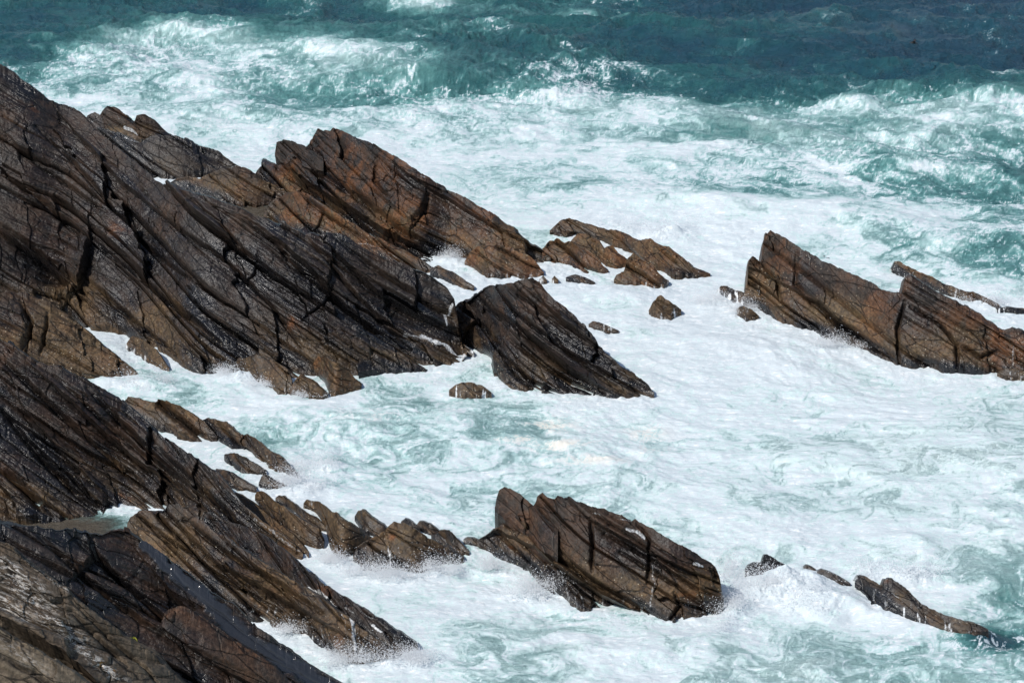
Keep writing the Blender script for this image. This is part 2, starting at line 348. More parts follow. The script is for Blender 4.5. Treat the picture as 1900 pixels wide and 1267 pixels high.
    for (line, wd) in foam:
        e, sg, al = polydist(wx, wy, line)
        ww = wd*(.7+.6*fbm2(px_all*.06, py_all*.06, 2, seed+53)); fo = np.maximum(fo, isf*(.78 if wd >= 5 else .58)*sst(1.3, .3, e/np.maximum(ww, .5)))
    A['foam'] = np.clip(fo, 0, 1)
    o = grid_obj(name, P, M_ROCK, A, False)
    o['label'] = label; o['category'] = cat
    g = {'low_rock': 'low rocks awash in the surf', 'small_stone': 'small stones just above the foam', 'boulder': 'boulders lying on or beside the ridges',
         'block_rock': 'blocks at the foot of the headland', 'rock_fin': 'slanting fins of rock', 'rock_hump': 'rounded humps of rock', 'rock_ridge': 'long ridges of the left shore', 'centre_rock': 'halves of the centre rock', 'sea_stack': 'large rocks standing in the surf'}.get(name)
    if g: o['group'] = g
    return o

# ================================================================== ROCKS (outlines: x, y in the 1900x1267 photograph; placed on the ground by their waterline)
# --- big headland slab filling the upper left
rock('rock_headland', 'largest dark layered rock slab, filling the upper left and sloping down to the surf',
 [(-90, 62), (0, 121), (34, 144), (67, 168), (88, 185), (135, 198), (158, 215), (175, 232), (189, 249), (216, 269), (243, 293), (270, 316), (293, 336), (317, 348), (371, 365), (420, 380), (478, 402), (528, 416), (552, 432), (595, 439), (622, 430), (643, 439), (670, 456), (713, 480), (750, 490), (798, 505), (825, 528), (842, 552), (850, 600), (858, 640), (866, 656)],
 [(-90, 620), (60, 610), (130, 590), (160, 606), (190, 612), (235, 616), (280, 638), (310, 655), (340, 676), (372, 689), (400, 692), (440, 690), (520, 700), (640, 700), (677, 694), (701, 690), (745, 686), (789, 686), (850, 674), (866, 660)],
 slope=40, seed=11, amp=.92, conv=1.0, wet=.62, rust=.08, tz=1.4, dip=31,
 cracks=[([(0, 318), (70, 372), (150, 440), (165, 445)], 4, .5), ([(0, 420), (60, 462), (130, 520), (170, 560)], 5, .7), ([(170, 445), (230, 490), (320, 560), (420, 640)], 5, .6),
  ([(400, 385), (480, 420), (560, 500), (690, 600), (760, 640)], 3, .45), ([(250, 250), (330, 350), (420, 430), (520, 530)], 3, .3), ([(560, 430), (640, 520), (720, 600), (800, 640)], 3.5, .45), ([(620, 440), (700, 500), (800, 560), (850, 575)], 4, .5),
  ([(70, 240), (150, 320), (210, 390), (300, 470), (420, 560)], 3, .35), ([(300, 400), (420, 480), (500, 560), (560, 640)], 3, .4), ([(160, 520), (240, 590), (330, 660)], 3, .3), ([(0, 250), (90, 320), (200, 400)], 3, .3),
  ([(480, 470), (470, 500), (440, 520)], 2, .2), ([(620, 520), (600, 560), (560, 590)], 2, .25)],
 ledges=[([(168, 440), (166, 480), (150, 540), (135, 560)], -.6, 40), ([(0, 430), (80, 490), (140, 545), (100, 560), (95, 555)], .7, 26), ([(95, 190), (160, 270), (230, 340), (330, 420)], .35, 40), ([(600, 445), (700, 540), (830, 600)], .45, 30), ([(430, 400), (520, 450), (640, 560), (720, 620)], .4, 35), ([(560, 640), (660, 610), (760, 625), (850, 650)], -.4, 40)],
 foam=[([(838, 560), (822, 572), (826, 590)], 5), ([(780, 612), (820, 625), (850, 650), (862, 662)], 7), ([(745, 606), (790, 618)], 4)], rust_spots=[(70, 200, 14), (225, 433, 20), (540, 590, 14)])
rock('rock_slab', 'brown rounded slab tapering to a point at the left channel mouth, under the big headland',
 [(-90, 510), (0, 548), (40, 544), (94, 563), (128, 588), (165, 615), (189, 639), (219, 662), (243, 681), (260, 699)],
 [(-90, 722), (0, 712), (100, 700), (153, 697), (220, 698), (260, 701)], slope=42, seed=12, amp=.7, wet=.1, rust=.12, tz=2.6, barn=1, conv=1.2,
 cracks=[([(40, 560), (60, 600), (45, 660)], 4, .4), ([(92, 585), (85, 620), (78, 660)], 3, .3)])
rock('boulder', 'small brown boulder awash inside the left channel, foam streaming both sides',
 [(233, 640), (245, 622), (262, 628), (290, 648), (312, 682)], [(233, 646), (262, 664), (295, 682), (314, 688)], slope=48, seed=13, amp=.45, wet=.1, tz=4, runs=1.1)
rock('block_rock', 'brown block at the foot of the headland, leftmost of three with a rounded top',
 [(435, 678), (442, 666), (472, 659), (500, 665), (519, 673), (533, 683), (541, 706), (544, 722)], [(435, 684), (472, 707), (505, 714), (516, 727), (544, 729)], slope=58, seed=14, amp=.5, wet=.1, tz=4, runs=.9)
rock('block_rock', 'low ribbed brown block under a small waterfall, middle of three at the headland foot',
 [(538, 722), (545, 708), (558, 697), (580, 705), (609, 731)], [(538, 728), (570, 733), (600, 738), (609, 734)], slope=55, seed=15, amp=.35, wet=.1, tz=4, runs=.9)
rock('block_rock', 'pointed wedge block with a rust coloured left face, rightmost of three at the headland foot',
 [(577, 683), (590, 659), (605, 663), (630, 675), (650, 690), (671, 713)], [(577, 687), (600, 707), (612, 735), (640, 727), (671, 717)], slope=55, seed=16, amp=.5, wet=.15, rust=.3, tz=3, runs=.7)
# --- lower left ridges
rock('rock_ridge', 'broad dark ridge between the narrow left channel and the still pool',
 [(-90, 580), (0, 629), (34, 649), (71, 676), (111, 682), (128, 689), (162, 706), (189, 723), (216, 737), (231, 747), (255, 768), (270, 783), (303, 808), (334, 829), (371, 852), (404, 872), (425, 902), (445, 930), (467, 948), (500, 975), (535, 1000), (562, 1026)],
 [(-90, 966), (0, 965), (80, 962), (130, 958), (190, 952), (200, 940), (240, 938), (300, 950), (360, 985), (430, 1020), (500, 1035), (562, 1032)],
 slope=40, seed=21, amp=.9, conv=1.0, wet=.68, rust=.12, tz=1.1, dip=32, barn=.8,
 cracks=[([(0, 665), (60, 720), (150, 800), (260, 890)], 5, .6), ([(0, 750), (60, 830), (150, 920), (185, 945)], 5, .55), ([(0, 870), (50, 910), (90, 958)], 8, .7), ([(100, 700), (200, 790), (300, 870), (400, 950)], 4, .4), ([(40, 800), (120, 870), (190, 940)], 3, .35), ([(160, 720), (260, 820), (380, 910), (470, 990)], 3.5, .45), ([(290, 830), (350, 880), (430, 950)], 4, .5)],
 ledges=[([(70, 690), (160, 770), (250, 850), (330, 900)], .5, 30), ([(200, 750), (290, 850), (400, 930)], .4, 26), ([(0, 700), (100, 820), (180, 900)], .3, 30)],
 foam=[([(414, 905), (440, 925), (460, 942), (464, 952)], 3), ([(470, 958), (500, 980), (540, 1010), (556, 1022)], 4), ([(383, 915), (392, 918)], 4)], rust_spots=[(228, 921, 14), (290, 942, 6), (515, 1008, 20)])
rock('low_rock', 'rock spur with two steps on its crest beside the left channel, above the foaming inlet',
 [(222, 752), (231, 745), (237, 735), (262, 742), (286, 748), (291, 738), (305, 742), (340, 757), (375, 778), (390, 795), (403, 809)],
 [(222, 775), (270, 785), (323, 799), (374, 816), (403, 811)], slope=52, seed=22, amp=.5, wet=.15, rust=.2, tz=1.6, runs=.5)
rock('low_rock', 'long low black rock washed by the turquoise inlet, descending to a thin tip',
 [(373, 781), (384, 776), (405, 778), (425, 787), (447, 808), (458, 804), (470, 812), (500, 832), (530, 855), (555, 881)],
 [(373, 788), (395, 806), (430, 826), (460, 830), (480, 848), (500, 865), (530, 874), (555, 883)], slope=50, seed=23, amp=.4, wet=.5, tz=.8,
 foam=[([(376, 786), (395, 805), (425, 830)], 3), ([(400, 783), (420, 797)], 2), ([(495, 845), (498, 862)], 2)])
rock('low_rock', 'small slanting rock in the middle of the foaming inlet on the left',
 [(416, 843), (430, 838), (445, 842), (470, 857), (494, 874)], [(416, 848), (430, 862), (445, 876), (470, 878), (494, 876)], slope=50, seed=24, amp=.3, wet=.3, tz=1)
rock('low_rock', 'short dark wedge of rock just below the slanting rock in the inlet',
 [(480, 896), (486, 883), (496, 882), (510, 891), (530, 901)], [(480, 899), (505, 904), (530, 904)], slope=50, seed=25, amp=.25, wet=.4, tz=1)
rock('low_rock', 'thin dark ledge along the edge of the broad ridge, foam on both sides',
 [(400, 870), (415, 872), (440, 884), (460, 896), (476, 905)], [(400, 880), (430, 902), (452, 908), (476, 908)], slope=48, seed=26, amp=.25, wet=.5, tz=1)
rock('rock_strip', 'narrow golden brown rock strip between two white rivulets at the broad ridge end',
 [(434, 914), (450, 919), (478, 940), (510, 965), (545, 993), (573, 1024)], [(434, 918), (458, 938), (480, 958), (515, 985), (545, 1010), (573, 1030)], slope=45, seed=27, amp=.25, wet=0, tz=5, rust=.25, barn=1)
rock('rock_fin', 'blunt ended brown fin with water spilling off its end, right of the rock strip',
 [(473, 918), (477, 909), (487, 909), (518, 934), (552, 958), (592, 981), (601, 1004)], [(473, 922), (478, 932), (488, 948), (508, 970), (539, 994), (569, 1008), (601, 1013)], slope=58, seed=28, amp=.35, wet=.1, tz=2.0, barn=1, runs=.7)
rock('rock_fin', 'thin dark fin parallel to the blunt fin, foam trapped between them',
 [(511, 924), (516, 918), (528, 921), (559, 944), (586, 958), (604, 977)], [(511, 928), (539, 945), (565, 965), (586, 980), (604, 982)], slope=55, seed=29, amp=.25, wet=.4, tz=.8)
rock('rock_fin', 'speckled fin with a dark hooked top, between the parallel fins and the rounded hump',
 [(563, 934), (568, 928), (592, 931), (606, 941), (640, 965), (670, 985), (697, 1004)], [(563, 938), (592, 952), (603, 980), (610, 1010), (620, 1030), (640, 1033), (657, 1025), (697, 1008)], slope=55, seed=30, amp=.4, wet=.2, tz=2.5, barn=1, runs=.8)
rock('low_rock', 'dark rounded block tilted up between the hooked fin and the hump, sea behind',
 [(658, 958), (664, 948), (677, 946), (690, 958), (714, 975), (727, 988)], [(658, 962), (670, 978), (680, 987), (707, 992), (727, 990)], slope=56, seed=31, amp=.3, wet=.5, tz=.6)
rock('rock_hump', 'rounded wet hump with white spray along its foot, left of the tall bottom centre rock',
 [(655, 1030), (663, 1012), (678, 1000), (704, 988), (718, 978), (731, 968), (748, 970), (775, 985), (798, 998), (839, 1022), (861, 1034)],
 [(655, 1034), (670, 1058), (704, 1058), (727, 1056), (754, 1061), (781, 1064), (802, 1046), (861, 1038)], slope=50, seed=32, amp=.5, wet=.25, tz=1.8, barn=.9, runs=1.1, rust_spots=[(727, 995, 7), (745, 1012, 5)])
rock('low_rock', 'small peaked dark stone just behind the rounded hump',
 [(744, 968), (752, 960), (765, 967), (780, 982)], [(744, 974), (765, 986), (780, 986)], slope=58, seed=33, amp=.2, wet=.5, tz=.5)
rock('low_rock', 'flat topped dark stone behind the rounded hump, right of the peaked stone',
 [(773, 974), (778, 968), (788, 966), (800, 972), (818, 987)], [(773, 978), (795, 990), (818, 990)], slope=58, seed=34, amp=.2, wet=.4, tz=.5)
rock('low_rock', 'black slanting sliver of rock at the right end of the rounded hump',
 [(813, 988), (818, 984), (833, 985), (855, 1005), (871, 1023)], [(813, 992), (835, 1017), (855, 1027), (871, 1026)], slope=58, seed=35, amp=.25, wet=.6, tz=.4)
rock('low_rock', 'low black stones covered by foam, behind the hump and left of its black sliver',
 [(800, 993), (812, 990), (826, 1000), (834, 1006)], [(800, 997), (815, 1006), (834, 1008)], slope=50, seed=36, amp=.15, wet=.6, tz=.4)
# --- front ridges, lower left
rock('rock_ridge', 'smooth black slab behind the long brown fin ridge, orange knob and foam puddles on it',
 [(378, 962), (384, 951), (394, 950), (417, 963), (438, 970), (452, 974), (478, 984), (518, 1012), (539, 1029), (566, 1056), (593, 1079), (616, 1091), (653, 1116), (694, 1140), (721, 1160), (748, 1177), (775, 1194)],
 [(378, 1010), (430, 1042), (480, 1072), (540, 1112), (590, 1148), (640, 1184), (690, 1208), (740, 1212), (775, 1198)], slope=44, seed=41, amp=.55, wet=1.0, tz=.5, tide=.7, dip=34,
 foam=[([(573, 1090), (590, 1097), (606, 1108), (622, 1124)], 6), ([(640, 1127), (655, 1136)], 3.5), ([(690, 1160), (706, 1172)], 6), ([(676, 1136), (692, 1146)], 3)], rust_spots=[(605, 1097, 12)])
rock('rock_ridge', 'long brown fin ridge with a black knobbly head beside the still pool',
 [(236, 972), (243, 958), (262, 947), (300, 945), (312, 933), (330, 933), (355, 952), (378, 966), (430, 1004), (480, 1038), (540, 1077), (590, 1104), (640, 1142), (680, 1170), (720, 1200), (738, 1212)],
 [(236, 1062), (300, 1082), (400, 1120), (461, 1143), (495, 1151), (525, 1158), (559, 1174), (586, 1190), (606, 1204), (640, 1221), (670, 1222), (704, 1224), (738, 1216)], slope=46, seed=42, amp=.8, wet=.5, tz=1.7, dip=31, barn=.9, runs=.9,
 cracks=[([(262, 960), (330, 1010), (420, 1070), (520, 1130)], 3, .35), ([(340, 960), (420, 1025), (500, 1072), (600, 1140)], 4, .5)],
 ledges=[([(330, 975), (400, 1040), (480, 1085), (560, 1130), (640, 1180)], .5, 22)], foam=[([(650, 1140), (655, 1160), (660, 1205)], 7), ([(626, 1128), (640, 1150), (648, 1210)], 3)], rust_spots=[(620, 1190, 16), (480, 1145, 10)])
rock('wet_rock_slope', 'dark wet slope behind the lichen slab, smooth blue grey wet sheet down its right edge',
 [(-90, 968), (0, 971), (20, 973), (40, 977), (67, 973), (101, 981), (118, 978), (145, 978), (165, 981), (189, 986), (202, 976), (219, 973), (236, 975), (256, 992), (286, 1015), (320, 1039), (354, 1062), (388, 1093), (421, 1110), (448, 1132), (465, 1152), (472, 1163), (505, 1187), (539, 1207), (573, 1234), (607, 1254), (640, 1272), (720, 1325)],
 [(-90, 1560), (100, 1520), (300, 1450), (500, 1390), (640, 1345), (720, 1330)], slope=38, seed=43, amp=1.0, conv=.85, wet=.75, rust=.14, tide=0, dip=33, step=1.7, barn=.3, runs=0, sheet=([(268, 1010), (330, 1065), (400, 1125), (455, 1185), (540, 1235), (640, 1300)], 24),
 cracks=[([(60, 980), (120, 1040), (200, 1110), (300, 1180)], 5, .5), ([(130, 985), (200, 1050), (260, 1100)], 6, .5), ([(280, 1020), (360, 1100), (450, 1170), (560, 1250)], 3, .35), ([(165, 990), (180, 1030), (240, 1090), (330, 1170), (420, 1240)], 4, .5)],
 ledges=[([(160, 985), (170, 1030), (140, 1070)], -.4, 25), ([(255, 1020), (330, 1110), (420, 1190), (520, 1270)], .5, 30)])
rock('boulder', 'dark brown knob with a broken back in the middle of the wet bottom left slope',
 [(300, 1152), (306, 1136), (317, 1126), (337, 1123), (364, 1137), (404, 1163), (438, 1190), (489, 1221), (530, 1255), (560, 1290)],
 [(300, 1162), (340, 1190), (400, 1230), (460, 1262), (520, 1290), (560, 1300)], slope=50, seed=44, amp=.55, wet=.45, rust=.25, tide=0, barn=0, runs=0,
 ref=([(300, 1450), (560, 1370)], 38), base=False, drop=.6)
rock('lichen_slab', 'pale grey brown slab patched with white lichen filling the bottom left corner',
 [(-90, 985), (0, 1003), (17, 1008), (44, 1035), (84, 1062), (125, 1093), (135, 1108), (175, 1137), (216, 1167), (263, 1197), (286, 1214), (310, 1238), (337, 1267), (400, 1325)],
 [(-90, 1700), (100, 1640), (300, 1520), (400, 1430)], slope=36, seed=45, amp=.95, conv=.9, wet=.0, rust=.05, tide=0, pale=.62, barn=0, lichen=1.0, dip=31, step=1.7, runs=0,
 lich_zone=[(45, 1090, 60, 18), (30, 1060, 60, 10), (110, 1160, 60, 16), (140, 1190, 60, 12), (190, 1240, 50, 10), (95, 1070, 50, 6), (20, 1130, 50, 16)],
 cracks=[([(0, 1160), (60, 1190), (130, 1240), (180, 1290)], 6, .6), ([(60, 1110), (130, 1130), (180, 1180), (240, 1240)], 4, .4), ([(120, 1100), (180, 1160), (260, 1230), (300, 1280)], 3, .4)],
 ledges=[([(0, 1150), (70, 1190), (150, 1240), (200, 1290)], .5, 24), ([(20, 1050), (90, 1110), (125, 1105)], .35, 18)])
rock('tan_slab', 'tan cracked slab at the very bottom left corner, in front of the lichen patches',
 [(-90, 1115), (0, 1165), (34, 1186), (67, 1203), (101, 1226), (135, 1247), (165, 1272), (210, 1310)],
 [(-90, 1760), (100, 1700), (210, 1640)], slope=38, seed=46, amp=.7, conv=.9, wet=0, rust=.03, tide=0, pale=.95, barn=0, lichen=.3, dip=31, runs=0, step=2, lich_zone=[(40, 1215, 60, 12)],
 cracks=[([(0, 1215), (60, 1245), (110, 1285)], 5, .5)])
# --- behind the headland
rock('rock_stack', 'jagged twin peaked dark rocks laced with foam behind the upper headland crest',
 [(156, 222), (162, 214), (175, 208), (185, 213), (190, 204), (199, 197), (216, 200), (235, 214), (249, 227), (253, 214), (266, 212), (280, 219), (293, 229), (310, 244), (328, 257)],
 [(156, 250), (200, 262), (250, 266), (300, 262), (328, 259)], slope=55, seed=51, amp=.5, wet=.3, tz=.5, jag=2.6,
 foam=[([(232, 238), (245, 243), (256, 254)], 5), ([(165, 220), (172, 228)], 2.5), ([(288, 242), (300, 243)], 2.5), ([(215, 208), (222, 224)], 1.5)])
rock('rock_hump', 'smooth dark rounded hump behind the headland crest, sandy pool at its foot',
 [(165, 240), (180, 236), (202, 242), (236, 254), (260, 263), (280, 252), (303, 250), (337, 255), (371, 269), (404, 279), (441, 308), (472, 322)],
 [(165, 300), (215, 312), (260, 324), (300, 327), (340, 330), (400, 326), (472, 326)], slope=50, seed=52, amp=.45, wet=1.0, rust=0, tide=.4, tz=.7, foam=[([(232, 256), (250, 262), (258, 264)], 3.5)], runs=.1)
rock('rock_hump', 'knobbly brown rock between the smooth hump and the tall jagged ridge',
 [(311, 342), (324, 332), (344, 326), (371, 330), (398, 316), (421, 311), (445, 308), (472, 321), (489, 336), (526, 350), (570, 362)],
 [(311, 346), (337, 358), (371, 365), (415, 376), (465, 382), (495, 379), (530, 377), (570, 380)], slope=48, seed=53, amp=.6, wet=.3, tz=1.0, rust=.25, runs=.2)
rock('rust_rock', 'rust stained cracked rock in front of the tall jagged ridge, above the dark headland slab',
 [(490, 396), (497, 382), (511, 369), (535, 355), (569, 358), (602, 379), (636, 402), (683, 433), (737, 460), (788, 486), (810, 500)],
 [(490, 402), (528, 422), (560, 440), (600, 450), (640, 452), (700, 484), (760, 500), (810, 504)], slope=50, seed=54, amp=.6, wet=.12, tz=1.1, rust=.5, barn=1, runs=.1,
 foam=[([(665, 451), (690, 455), (720, 464), (745, 480)], 2.5), ([(713, 446), (728, 451)], 2.5)], rust_spots=[(560, 405, 16), (545, 400, 14), (588, 395, 12)],
 cracks=[([(600, 385), (590, 410), (575, 430)], 2, .2), ([(560, 362), (640, 420), (700, 455)], 3, .3)])
rock('jagged_ridge', 'tall jagged ridge with blocky peaks, its long crest descending right into white surf',
 [(472, 326), (480, 312), (488, 298), (496, 298), (515, 310), (522, 306), (535, 290), (560, 276), (573, 266), (582, 250), (589, 240), (612, 244), (616, 238), (624, 236), (650, 249), (687, 264), (737, 294), (771, 315), (804, 335), (838, 355), (872, 372), (906, 392), (939, 416), (973, 439), (993, 453), (1012, 466), (1022, 478)],
 [(472, 340), (520, 375), (560, 395), (640, 440), (700, 465), (760, 485), (800, 484), (821, 472), (848, 478), (880, 488), (940, 492), (1000, 488), (1022, 482)], slope=50, seed=55, amp=1.0, wet=.3, tz=1.5, rust=.42, barn=.8, dip=31, runs=.3,
 cracks=[([(520, 320), (600, 365), (680, 420), (780, 470)], 6, .7), ([(560, 300), (660, 360), (740, 420), (800, 460)], 6, .6), ([(790, 355), (785, 385), (760, 410)], 5, .4), ([(640, 330), (700, 400), (820, 460)], 3, .3), ([(700, 290), (690, 330), (720, 360)], 3, .3)],
 ledges=[([(560, 330), (640, 380), (720, 430), (820, 470)], .7, 22), ([(740, 310), (850, 380), (950, 440)], .3, 30), ([(790, 345), (775, 400), (755, 430)], -.2, 16)],
 foam=[([(622, 394), (645, 408), (665, 420), (683, 430)], 4), ([(808, 430), (822, 436)], 3), ([(823, 440), (826, 470)], 2.5), ([(782, 328), (792, 332)], 3)])
rock('boulder', 'black overhanging block sticking out at the left end of the jagged ridge',
 [(510, 285), (513, 266), (525, 258), (545, 264), (566, 272), (580, 280), (600, 296)], [(510, 288), (520, 300), (545, 306), (575, 314), (600, 318)], slope=55, seed=56, amp=.4, wet=.7, tide=0, runs=0,
 ref=([(472, 340), (520, 375), (560, 395), (640, 440)], 50), base=False, drop=.5, barn=0)
rock('boulder', 'rust brown rounded boulder at the lower right foot of the jagged ridge',
 [(862, 486), (872, 466), (890, 456), (920, 452), (950, 460), (975, 470), (992, 482), (1009, 506)], [(862, 490), (880, 500), (906, 514), (939, 512), (973, 516), (1009, 510)], slope=48, seed=57, amp=.45, wet=.1, tz=5, rust=.5, barn=1, runs=.7)
# --- rocks between
rock('low_rock', 'long broken reef with a hooked left end and a dark back edge, upper centre',
 [(1020, 428), (1041, 409), (1056, 404), (1074, 412), (1112, 423), (1152, 431), (1185, 447), (1208, 447), (1238, 461), (1263, 476), (1288, 496), (1318, 508)],
 [(1020, 431), (1051, 438), (1071, 430), (1086, 438), (1117, 444), (1152, 458), (1177, 468), (1197, 488), (1225, 498), (1253, 514), (1288, 511), (1318, 511)], slope=46, seed=61, amp=.5, wet=.2, tz=3, rust=.3, barn=.9, runs=.5, foam=[([(1228, 452), (1260, 478), (1300, 508)], 1.5)])
rock('boulder', 'rust coloured lumpy rock with a pointed end, right of the ridge foot boulder',
 [(1006, 460), (1018, 445), (1033, 441), (1047, 450), (1056, 447), (1075, 456), (1090, 463), (1110, 482), (1129, 502)], [(1006, 482), (1025, 486), (1051, 488), (1070, 500), (1088, 507), (1110, 507), (1129, 505)], slope=48, seed=62, amp=.5, wet=.05, tz=5, rust=.5, barn=1, runs=.6)
rock('boulder', 'rust coloured rounded lumps in the middle of the upper centre reef',
 [(1052, 456), (1071, 434), (1089, 436), (1112, 446), (1122, 462), (1137, 454), (1148, 471), (1166, 482)], [(1052, 468), (1085, 474), (1110, 482), (1125, 490), (1140, 495), (1166, 492)], slope=50, seed=63, amp=.45, wet=.05, tz=5, rust=.4, barn=1, runs=.6)
rock('boulder', 'ribbed golden brown rock in front of the long broken reef, water curling at its foot',
 [(1139, 520), (1144, 509), (1158, 503), (1163, 482), (1175, 468), (1190, 478), (1210, 492), (1225, 510), (1241, 520)], [(1139, 523), (1156, 526), (1172, 528), (1190, 526), (1205, 532), (1232, 535), (1241, 525)], slope=48, seed=64, amp=.5, wet=.05, tz=5, rust=.3, barn=1, runs=.9)
rock('boulder', 'small isolated dome rock with water draining off it, alone in white foam',
 [(1204, 577), (1211, 562), (1220, 552), (1227, 548), (1245, 560), (1264, 574)], [(1204, 580), (1220, 588), (1245, 589), (1264, 580)], slope=50, seed=65, amp=.3, wet=.1, tz=5, barn=1, runs=1.3)
rock('small_stone', 'tiny flat stone barely above the foam between centre rock and the dome rock',
 [(1092, 602), (1100, 596), (1112, 597), (1122, 603), (1148, 613)], [(1092, 605), (1130, 616), (1148, 616)], slope=40, seed=66, amp=.12, wet=.2, tz=5, runs=1)
rock('small_stone', 'tiny pebble sized stone in foam below the rust boulder, left of a pair',
 [(1001, 518), (1008, 512), (1015, 520)], [(1001, 521), (1015, 523)], slope=45, seed=67, amp=.08, wet=.2, tz=5, runs=1)
rock('small_stone', 'tiny pebble sized stone in foam below the rust boulder, right of a pair',
 [(1024, 518), (1029, 511), (1036, 519)], [(1024, 521), (1036, 522)], slope=45, seed=68, amp=.08, wet=.2, tz=5, runs=1)
rock('small_stone', 'foam covered black stones just under the surface below the rust lumps',
 [(1050, 515), (1068, 509), (1085, 514), (1104, 524)], [(1050, 517), (1080, 523), (1104, 526)], slope=30, seed=69, amp=.1, wet=.8, tz=.1, runs=.8)
# --- right big rock
rock('sea_stack', 'large brown shark fin shaped rock with two peaks and pale barnacle specks',
 [(1379, 562), (1383, 538), (1388, 517), (1385, 508), (1389, 487), (1398, 478), (1412, 486), (1414, 456), (1420, 437), (1431, 427), (1458, 443), (1489, 462), (1527, 484), (1568, 503), (1616, 525), (1654, 546), (1672, 547), (1678, 520), (1691, 514), (1720, 532), (1751, 552), (1789, 569), (1821, 585), (1843, 604), (1865, 617), (1881, 610), (1900, 616), (1990, 655)],
 [(1379, 566), (1404, 568), (1426, 580), (1442, 593), (1477, 602), (1515, 612), (1534, 627), (1568, 635), (1600, 644), (1632, 660), (1666, 673), (1698, 679), (1726, 676), (1767, 685), (1805, 685), (1843, 685), (1868, 692), (1900, 694), (1990, 694)],
 slope=58, seed=71, amp=.62, size=1.7, wet=.05, tz=1.6, rust=.22, barn=1.5, runs=.55, dip=31,
 cracks=[([(1480, 470), (1475, 530), (1560, 600), (1660, 660)], 4, .35), ([(1678, 560), (1665, 610), (1668, 672)], 3, .4), ([(1690, 570), (1740, 600), (1775, 640), (1776, 684)], 3, .4), ([(1412, 490), (1440, 520), (1450, 560)], 3, .35), ([(1505, 560), (1560, 600), (1640, 655)], 5, .5), ([(1780, 640), (1820, 665), (1850, 650)], 3, .3)],
 ledges=[([(1400, 500), (1460, 530), (1520, 560), (1600, 625), (1650, 660)], .4, 26)], rust_spots=[(1885, 650, 40), (1860, 630, 34), (1845, 670, 26)], foam=[([(1880, 640), (1880, 682)], 4)])
rock('low_rock', 'dark low rock under pouring water, at the left foot of the shark fin rock',
 [(1333, 537), (1339, 530), (1360, 534), (1378, 542), (1390, 552)], [(1333, 540), (1360, 560), (1390, 568)], slope=40, seed=72, amp=.2, wet=.5, tz=1, runs=1.8)
rock('small_stone', 'rounded brown stone in foam just below the left foot of the shark fin rock',
 [(1367, 575), (1377, 567), (1393, 573), (1408, 586)], [(1367, 580), (1385, 594), (1408, 590)], slope=45, seed=73, amp=.2, wet=.1, tz=5, runs=1.0)
rock('small_stone', 'low dark rubble at the right frame edge under the shark fin rock',
 [(1850, 690), (1870, 684), (1900, 686), (1960, 684)], [(1850, 694), (1880, 702), (1960, 702)], slope=40, seed=74, amp=.25, wet=.3, tz=3, runs=.8)
rock('reef_ridge', 'thin low brown ridge with a blunt left tip, behind the shark fin rock',
 [(1654, 498), (1661, 484), (1675, 489), (1690, 496), (1720, 510), (1750, 525), (1790, 541), (1805, 540), (1822, 547), (1856, 566)],
 [(1654, 502), (1680, 514), (1715, 527), (1760, 545), (1800, 558), (1856, 570)], slope=45, seed=75, amp=.35, wet=.15, tz=2, rust=.25, barn=1, runs=.9)
rock('small_stone', 'thin black rock line awash at the right edge beyond the low brown ridge',
 [(1850, 573), (1870, 569), (1905, 573), (1960, 577)], [(1850, 576), (1900, 579), (1960, 581)], slope=35, seed=76, amp=.1, wet=.8, tz=.3, runs=1.3)
# --- centre rock
rock('centre_rock', 'dark angular wedge of layered rock in the centre, sloping to a point in pale water',
 [(818, 607), (830, 592), (840, 578), (849, 565), (880, 541), (907, 526), (937, 528), (971, 517), (988, 514), (1004, 528), (1031, 558), (1065, 585), (1085, 605), (1112, 640), (1146, 672), (1180, 695), (1203, 713), (1214, 730)],
 [(818, 612), (856, 641), (890, 654), (909, 661), (915, 694), (937, 714), (964, 724), (988, 724), (1004, 731), (1038, 733), (1106, 734), (1156, 733), (1214, 733)], slope=49, seed=81, amp=.72, wet=.45, tz=1.0, dip=33, barn=.9, runs=.25,
 cracks=[([(850, 570), (900, 600), (930, 640)], 3, .4), ([(880, 545), (940, 590), (980, 620)], 4, .4), ([(940, 530), (1000, 570), (1060, 620)], 3, .3), ([(940, 620), (1000, 665), (1060, 700), (1120, 728)], 4, .45), ([(925, 650), (980, 695), (1040, 728)], 3, .4), ([(1010, 600), (1050, 650), (1100, 690), (1150, 725)], 3, .3)],
 ledges=[([(910, 690), (914, 655), (935, 615), (960, 588), (1000, 580)], -.4, 40), ([(960, 600), (1010, 640), (1060, 685), (1110, 715)], .8, 22), ([(985, 520), (1010, 560), (1050, 600), (1100, 640)], .35, 25)])
rock('boulder', 'nearly drowned brown stone with foam sheeting over it, left of the centre rock foot',
 [(833, 724), (845, 714), (870, 709), (892, 714), (912, 729)], [(833, 726), (870, 734), (912, 732)], slope=42, seed=83, amp=.2, wet=.1, tz=5, runs=1.4, barn=1)
rock('low_rock', 'small dark slab in the trickle between the headland and centre rock',
 [(808, 622), (818, 612), (835, 620), (862, 640), (880, 654)], [(808, 628), (835, 646), (862, 658), (880, 660)], slope=48, seed=84, amp=.25, wet=.2, tz=2, runs=1.0)
rock('low_rock', 'dark spit of rock under the white cove above the centre rock',
 [(798, 500), (812, 492), (840, 505), (868, 522), (880, 530)], [(798, 506), (840, 524), (868, 534), (880, 534)], slope=46, seed=85, amp=.25, wet=.6, tz=.5)
